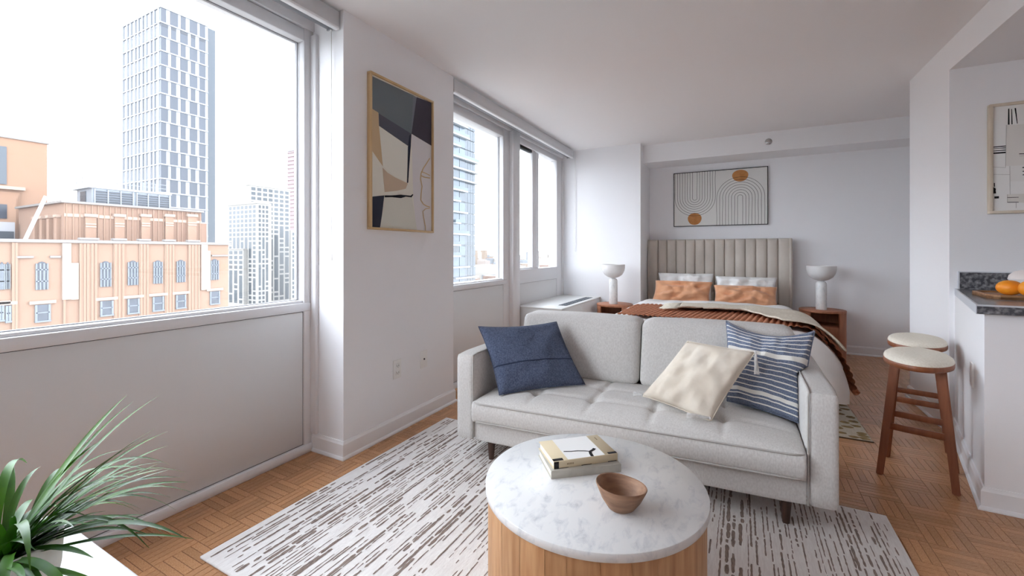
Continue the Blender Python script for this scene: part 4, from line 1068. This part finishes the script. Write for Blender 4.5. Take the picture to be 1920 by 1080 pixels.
# brick building
BRICK = mat('salmon_brick', (114, 90, 74), .9, (124, 101, 85), scale=.5, detail=6, bump=.0, lo=.3, hi=.7)
BRICK2 = mat('salmon_brick_dark', (107, 83, 69), .9, (118, 95, 79), scale=.6, detail=6)
COP = mat('grey_coping', (104, 100, 97), .8); PALE = mat('pale_stone', (136, 118, 105), .9)
WG = mat('brick_window_glass', (30, 36, 46), .25, (44, 50, 60), scale=1.2); WF = mat('grey_window_frame', (88, 93, 99), .6)
XB = -60; y_end = gx(428, 458, XB).y; ZP = 2.2
bb = thing('brick_building', 'salmon brick building with arched windows, stepped roof and cooling plant', 'building', (XB, 20, GZ))
blk('lower_wall', bb, -79.5, XB, -14, y_end, GZ, ZP, BRICK)
blk('coping', bb, XB-.5, XB+.25, -14, y_end+.25, ZP-.15, ZP+.15, COP)
def arch_window(u, hw, vt, vb, arch):
    p0, p1 = gx(u-hw, vb, XB), gx(u+hw, vt, XB); ya, yb = p0.y-20, p1.y-20; za, zb = p0.z-GZ, gx(u, vt, XB).z-GZ; w = yb-ya
    if arch: poly = [(ya, za), (yb, za), (yb, zb-.35), (yb-w*.25, zb-.05), (ya+w*.5, zb+.04), (ya+w*.25, zb-.05), (ya, zb-.35)]
    else: poly = [(ya, za), (yb, za), (yb, zb), (ya, zb)]
    n = len(poly); V = [(-.25, y, z) for y, z in poly]+[(.10, y, z) for y, z in poly]
    f = [tuple(range(n, 2*n))]+[(i, (i+1) % n, n+(i+1) % n, n+i) for i in range(n)]
    wdw = mesh('window', V, f, WG, bb)
    def sub(nm, y0, y1, z0, z1, m, x=.16): return mesh(nm, [(q, yy, zz) for q in (.05, x) for yy, zz in ((y0, z0), (y1, z0), (y1, z1), (y0, z1))], [(4, 5, 6, 7), (0, 1, 5, 4), (1, 2, 6, 5), (2, 3, 7, 6), (3, 0, 4, 7)], m, wdw)
    if arch:
        for q in (.02, .34, .66, .98): sub('mullion', ya+w*q-.05, ya+w*q+.05, za, zb-.15, WF)
        for q in (.30, .72): sub('transom', ya, yb, za+(zb-za)*q-.05, za+(zb-za)*q+.05, WF)
    else:
        sub('transom', ya, yb, (za+zb)/2-.05, (za+zb)/2+.05, WF); sub('jamb', ya-.08, ya+.08, za, zb, WF); sub('jamb', yb-.08, yb+.08, za, zb, WF); sub('sill', ya-.1, yb+.1, za-.15, za, WF, .25)
        sub('lintel', ya-.45, yb+.45, zb+.08, zb+.38, PALE, .2)
for u, hw, vt, vb in ((3, 4, 492, 543), (14, 3, 492, 542), (78, 11, 491, 543.5), (197.5, 9.7, 490, 538), (248.5, 9, 489, 535), (295.5, 8, 488.5, 532), (338.5, 7.5, 487.5, 529.5), (402, 7, 486, 525)): arch_window(u, hw, vt, vb, True)
for u, hw, vt, vb in ((2, 3, 572, 600), (15, 3, 573, 602), (79.5, 12.5, 571, 602), (199.5, 10.5, 564, 591), (249.5, 9.5, 560, 587), (296, 9, 556, 582), (338.5, 8, 552.5, 577), (402, 8, 546, 569.5)): arch_window(u, hw, vt, vb, False)
for u0, u1, v0, v1 in ((115.5, 132, 456, 561), (132, 146, 493, 561), (376, 388, 458, 543), (388, 393, 470, 543)):
    p, q = gx(u0, v0, XB), gx(u1, v1, XB); blk('stone_panel', bb, XB-.3, XB+.22, p.y, q.y, q.z, p.z, PALE)
for u in (24, 30, 120, 150, 158, 164, 172, 179, 216, 223, 230, 264, 270, 276, 312, 318, 324, 354, 360, 366, 372):
    p = gx(u, 480, XB); blk('rib', bb, XB-.3, XB+.18, p.y-.09, p.y+.09, GZ, ZP-.2, BRICK)
for u0, u1 in ((150, 182), (212, 234), (260, 279), (308, 326), (352, 372)):
    p, q = gx(u0, 460, XB), gx(u1, 460, XB); blk('pilaster', bb, XB-.3, XB+.12, p.y, q.y, GZ, ZP+.25, BRICK); blk('pilaster_cap', bb, XB-.3, XB+.3, p.y-.1, q.y+.1, ZP+.2, ZP+.4, COP)
for u0, u1 in ((30, 62), (93, 113), (396, 428)):
    p, q = gx(u0, 486, XB), gx(u1, 486, XB); blk('string_course', bb, XB-.2, XB+.2, p.y, q.y, .55, .75, COP)
# upper storey, set back
XU = -66; yu = gx(120, 378, XU).y; ye = gx(377.5, 395.5, XU).y; zu = gx(120, 378, XU).z; xul = max(gy(35, 390, yu).x, XB-22)
blk('upper_wall', bb, xul, XU, yu, ye, ZP-.5, zu, BRICK2); blk('upper_coping', bb, xul-.2, XU+.3, yu-.3, ye+.2, zu-.12, zu+.12, COP)
blk('upper_step', bb, xul, XU-.2, ye, gx(389, 430, XU).y, ZP-.5, gx(383, 419, XU).z, BRICK2)
for u0, u1 in ((158, 178), (213, 231), (263, 279), (308, 323), (350, 366)):
    p, q = gx(u0, 430, XU), gx(u1, 405, XU); blk('upper_pilaster', bb, XU-.2, XU+.35, p.y, q.y, ZP-.5, q.z-.1, BRICK); blk('upper_cap', bb, XU-.2, XU+.5, p.y-.12, q.y+.12, q.z-.15, q.z+.18, PALE)
    for dz in (.9, 1.2): blk('pale_band', bb, XU-.2, XU+.4, p.y, q.y, q.z-.15-dz, q.z-dz, PALE)
p = gx(130, 402, XU); blk('pale_course', bb, XU-.2, XU+.08, yu, ye, p.z-.25, p.z+.1, PALE)
for k in range(26):
    y = yu+.2+(ye-yu-.4)*k/25; blk('upper_rib', bb, XU-.2, XU+.10, y-.05, y+.05, ZP-.5, zu-.2, BRICK)
for u in (66, 79, 92, 106):
    p = gy(u, 440, yu); q = gy(u, 436, yu); blk('slit_window', bb, p.x-.22, p.x+.22, yu-.08, yu+.2, ZP+.3, ZP+1.9, TG2)
    blk('side_pilaster', bb, p.x+.6, p.x+1.2, yu-.35, yu, ZP-.5, zu-1.6, BRICK); blk('side_cap', bb, p.x+.5, p.x+1.3, yu-.45, yu, zu-1.7, zu-1.4, PALE)
v, f = tube_geo([gx(46, 452, XB-3)-Vector((XB, 20, GZ)), gx(86, 368, XB-3)-Vector((XB, 20, GZ))], .18, 6); mesh('roof_chute', v, f, STONE_W, bb)
# cooling plant on the roof
MET = mat('plant_metal', (104, 108, 113), .5); LOUV = mat('plant_louver', (40, 44, 51), .5)
cp_ = thing('cooling_plant', 'grey rooftop cooling plant with dark louvres and railing on brick roof', 'cooling plant', (-68, 25, zu+.13))
a, b = gx(172, 350, -68), gx(319, 368, -68); zc = (a.z+b.z)/2; xs2 = gy(144, 350, a.y).x
blk('casing', cp_, xs2, -68, a.y, b.y, zu+.13, zc, MET); blk('deck', cp_, xs2-.8, -67.8, a.y-.3, b.y+.1, zc, zc+.22, STONE_W)
for u0, u1 in ((177, 249), (256, 317)):
    p, q = gx(u0, 370, -68), gx(u1, 370, -68); blk('louver_frame', cp_, -68.1, -67.94, p.y, q.y, zu+.15, zc-.25, LOUV)
    for k in range(6): zz = zu+.25+(zc-zu-.6)*k/5; blk('louver', cp_, -68, -67.86, p.y+.05, q.y-.05, zz, zz+.07, mat('louver_slat', (72, 78, 86), .5))
    for k in range(4): yy = p.y+(q.y-p.y)*k/3; blk('louver_post', cp_, -68, -67.84, yy-.06, yy+.06, zu+.13, zc-.1, MET)
blk('door', cp_, (xs2-68)/2-1, (xs2-68)/2+.6, a.y-.06, a.y+.1, zu+.13, zc-.3, TG3)
for zz in (.55, 1.05):
    blk('rail', cp_, -68.03, -67.97, a.y-.3, b.y, zc+.2+zz, zc+.26+zz, MET); blk('rail', cp_, xs2-.8, -68, a.y-.33, a.y-.27, zc+.2+zz, zc+.26+zz, MET)
for k in range(7): yy = a.y-.3+(b.y-a.y)*k/6; blk('rail_post', cp_, -68.03, -67.97, yy-.03, yy+.03, zc+.2, zc+1.3, MET)
for k in range(3): xx = xs2-.8+(-68-xs2+.8)*k/3; blk('rail_post', cp_, xx-.03, xx+.03, a.y-.33, a.y-.27, zc+.2, zc+1.3, MET)
# brick block farther left
XL = -84; yq = gx(88.5, 269, XL).y; zq = gx(88, 269, XL).z
lb = thing('brick_building', 'plain orange brick block with a pale shaft window, left of the tower', 'building', (XL, yq, GZ))
BR3 = mat('orange_brick', (117, 89, 70), .9, (126, 99, 80), scale=.5, stretch=(1, 1, 6), detail=5)
blk('wall', lb, XL-24, XL, -14, yq, GZ, zq, BR3); blk('coping', lb, XL-24, XL+.2, -14, yq+.2, zq-.1, zq+.15, COP)
p, q = gx(-12, 272, XL), gx(12, 346, XL); blk('shaft_window', lb, XL-.3, XL+.12, p.y, q.y, q.z, p.z, TG3)
blk('ledge', lb, XL-.3, XL+.6, -14, gx(45, 350, XL).y, gx(20, 356, XL).z, gx(20, 350, XL).z, PALE)
for k, (u, v) in enumerate(((36, 362), (31, 367), (26, 372))):
    p = gx(u, v, XL); blk('stepped_brick', lb, XL-.3, XL+.3*(k+1), -14, p.y, GZ+50, p.z, BR3)
p, q = gx(-10, 382, XL+1), gx(13, 410, XL+1); blk('window', lb, XL-.3, XL+1.0, p.y, q.y, q.z, p.z, WG)
p, q = gx(-20, 415, XL+4), gx(28, 448, XL+4); blk('white_penthouse', lb, XL-.3, XL+4, -14, q.y, GZ, p.z, STONE_W); blk('penthouse_glass', lb, XL, XL+4.1, -14, q.y-.1, gx(20, 447, XL+4).z, gx(20, 434, XL+4).z, TG3)
for u, v in ((60, 232), (66, 245), (78, 258)):
    p = gx(u, v, XL-6); blk('antenna', lb, XL-6.05, XL-5.95, p.y-.05, p.y+.05, zq, p.z, COP)

# glass tower seen through the second window
GT = -71; ya, ym, yb = gx(838, 220, GT).y, gx(873, 220, GT).y, gx(892.5, 225, GT).y
gt = thing('glass_tower', 'pale blue glass apartment tower with white balcony bands', 'building', (GT, ya, GZ))
GL1 = mat('curtain_glass_pale', (54, 66, 76), .2, rnd=.16); GL2 = mat('curtain_glass_teal', (38, 47, 54), .2, rnd=.14); SLW = mat('balcony_white', (130, 133, 136), .6)
blk('core', gt, GT-22, GT-.5, ya-14, yb-.2, GZ, 60, GL2)
rg = random.Random(6); fh = 3.12
for k in range(19):
    z0 = -9.5+k*fh
    for j in range(-4, 3):
        y0 = ya+(ym-ya)*j/3; blk('glass_panel', gt, GT-.5, GT-.1, y0+.1, y0+(ym-ya)/3-.1, z0+.25, z0+fh-.2, GL1 if rg.random() < .8 else GL2)
    for j in range(4):
        y0 = ym+(yb-ym)*j/4; blk('glass_panel', gt, GT-.5, GT-.2, y0+.06, y0+(yb-ym)/4-.06, z0+.2, z0+fh-.1, GL2)
    y0 = ya+rg.choice([-12, -9, -6, 1.5, 3]); y1 = rg.choice([ym, ym+1, yb+.4, yb+.4, (ya+ym)/2+1])
    blk('balcony_slab', gt, GT-.5, GT+.9, y0, y1, z0-.18, z0+.22, SLW)
    if rg.random() < .6: blk('balcony_rail', gt, GT+.8, GT+.88, y0, y1, z0+.2, z0+1.1, GL1)
blk('podium', gt, GT-24, GT+3, ya-6, yb+6, GZ, -9.7, SLW)

# distant low-rise city: too many blocks to count
rc = random.Random(77); V, Fc, idx = [], [], []
cm = [mat('city_%d' % i, c, .9) for i, c in enumerate(((122, 113, 107), (108, 90, 80), (134, 130, 124), (98, 102, 106), (115, 102, 90), (70, 82, 66), (142, 138, 134)))]
for i in range(4200):
    u = rc.uniform(640, 1180); t = 420*math.exp(rc.random()*2.3); d = ray(u, HOR); c = Vector((d.x*t, d.y*t))
    w, l = rc.uniform(7, 22)*(1+t/2500), rc.uniform(7, 22)*(1+t/2500); tree = rc.random() < .18
    h = rc.uniform(7, 18) if rc.random() < .86 else rc.uniform(18, 44)
    if rc.random() < .02 and t > 1200: h = rc.uniform(50, 75)
    if tree: h = rc.uniform(6, 14)
    b = len(V)
    for z in (GZ, GZ+h): V += [(c.x-w/2, c.y-l/2, z), (c.x+w/2, c.y-l/2, z), (c.x+w/2, c.y+l/2, z), (c.x-w/2, c.y+l/2, z)]
    if tree: V[-4:] = [(x+(c.x-x)*.5, y+(c.y-y)*.5, z) for x, y, z in V[-4:]]
    Fc += [(b+4, b+5, b+6, b+7), (b, b+1, b+5, b+4), (b+1, b+2, b+6, b+5), (b+2, b+3, b+7, b+6), (b+3, b, b+4, b+7)]; idx += [5 if tree else rc.choice([0, 1, 2, 3, 4, 6])]*5
tag(mesh('distant_city', V, Fc, mats=cm, idx=idx), 'pale low-rise city blocks and trees reaching to the horizon', 'city', kind='stuff')
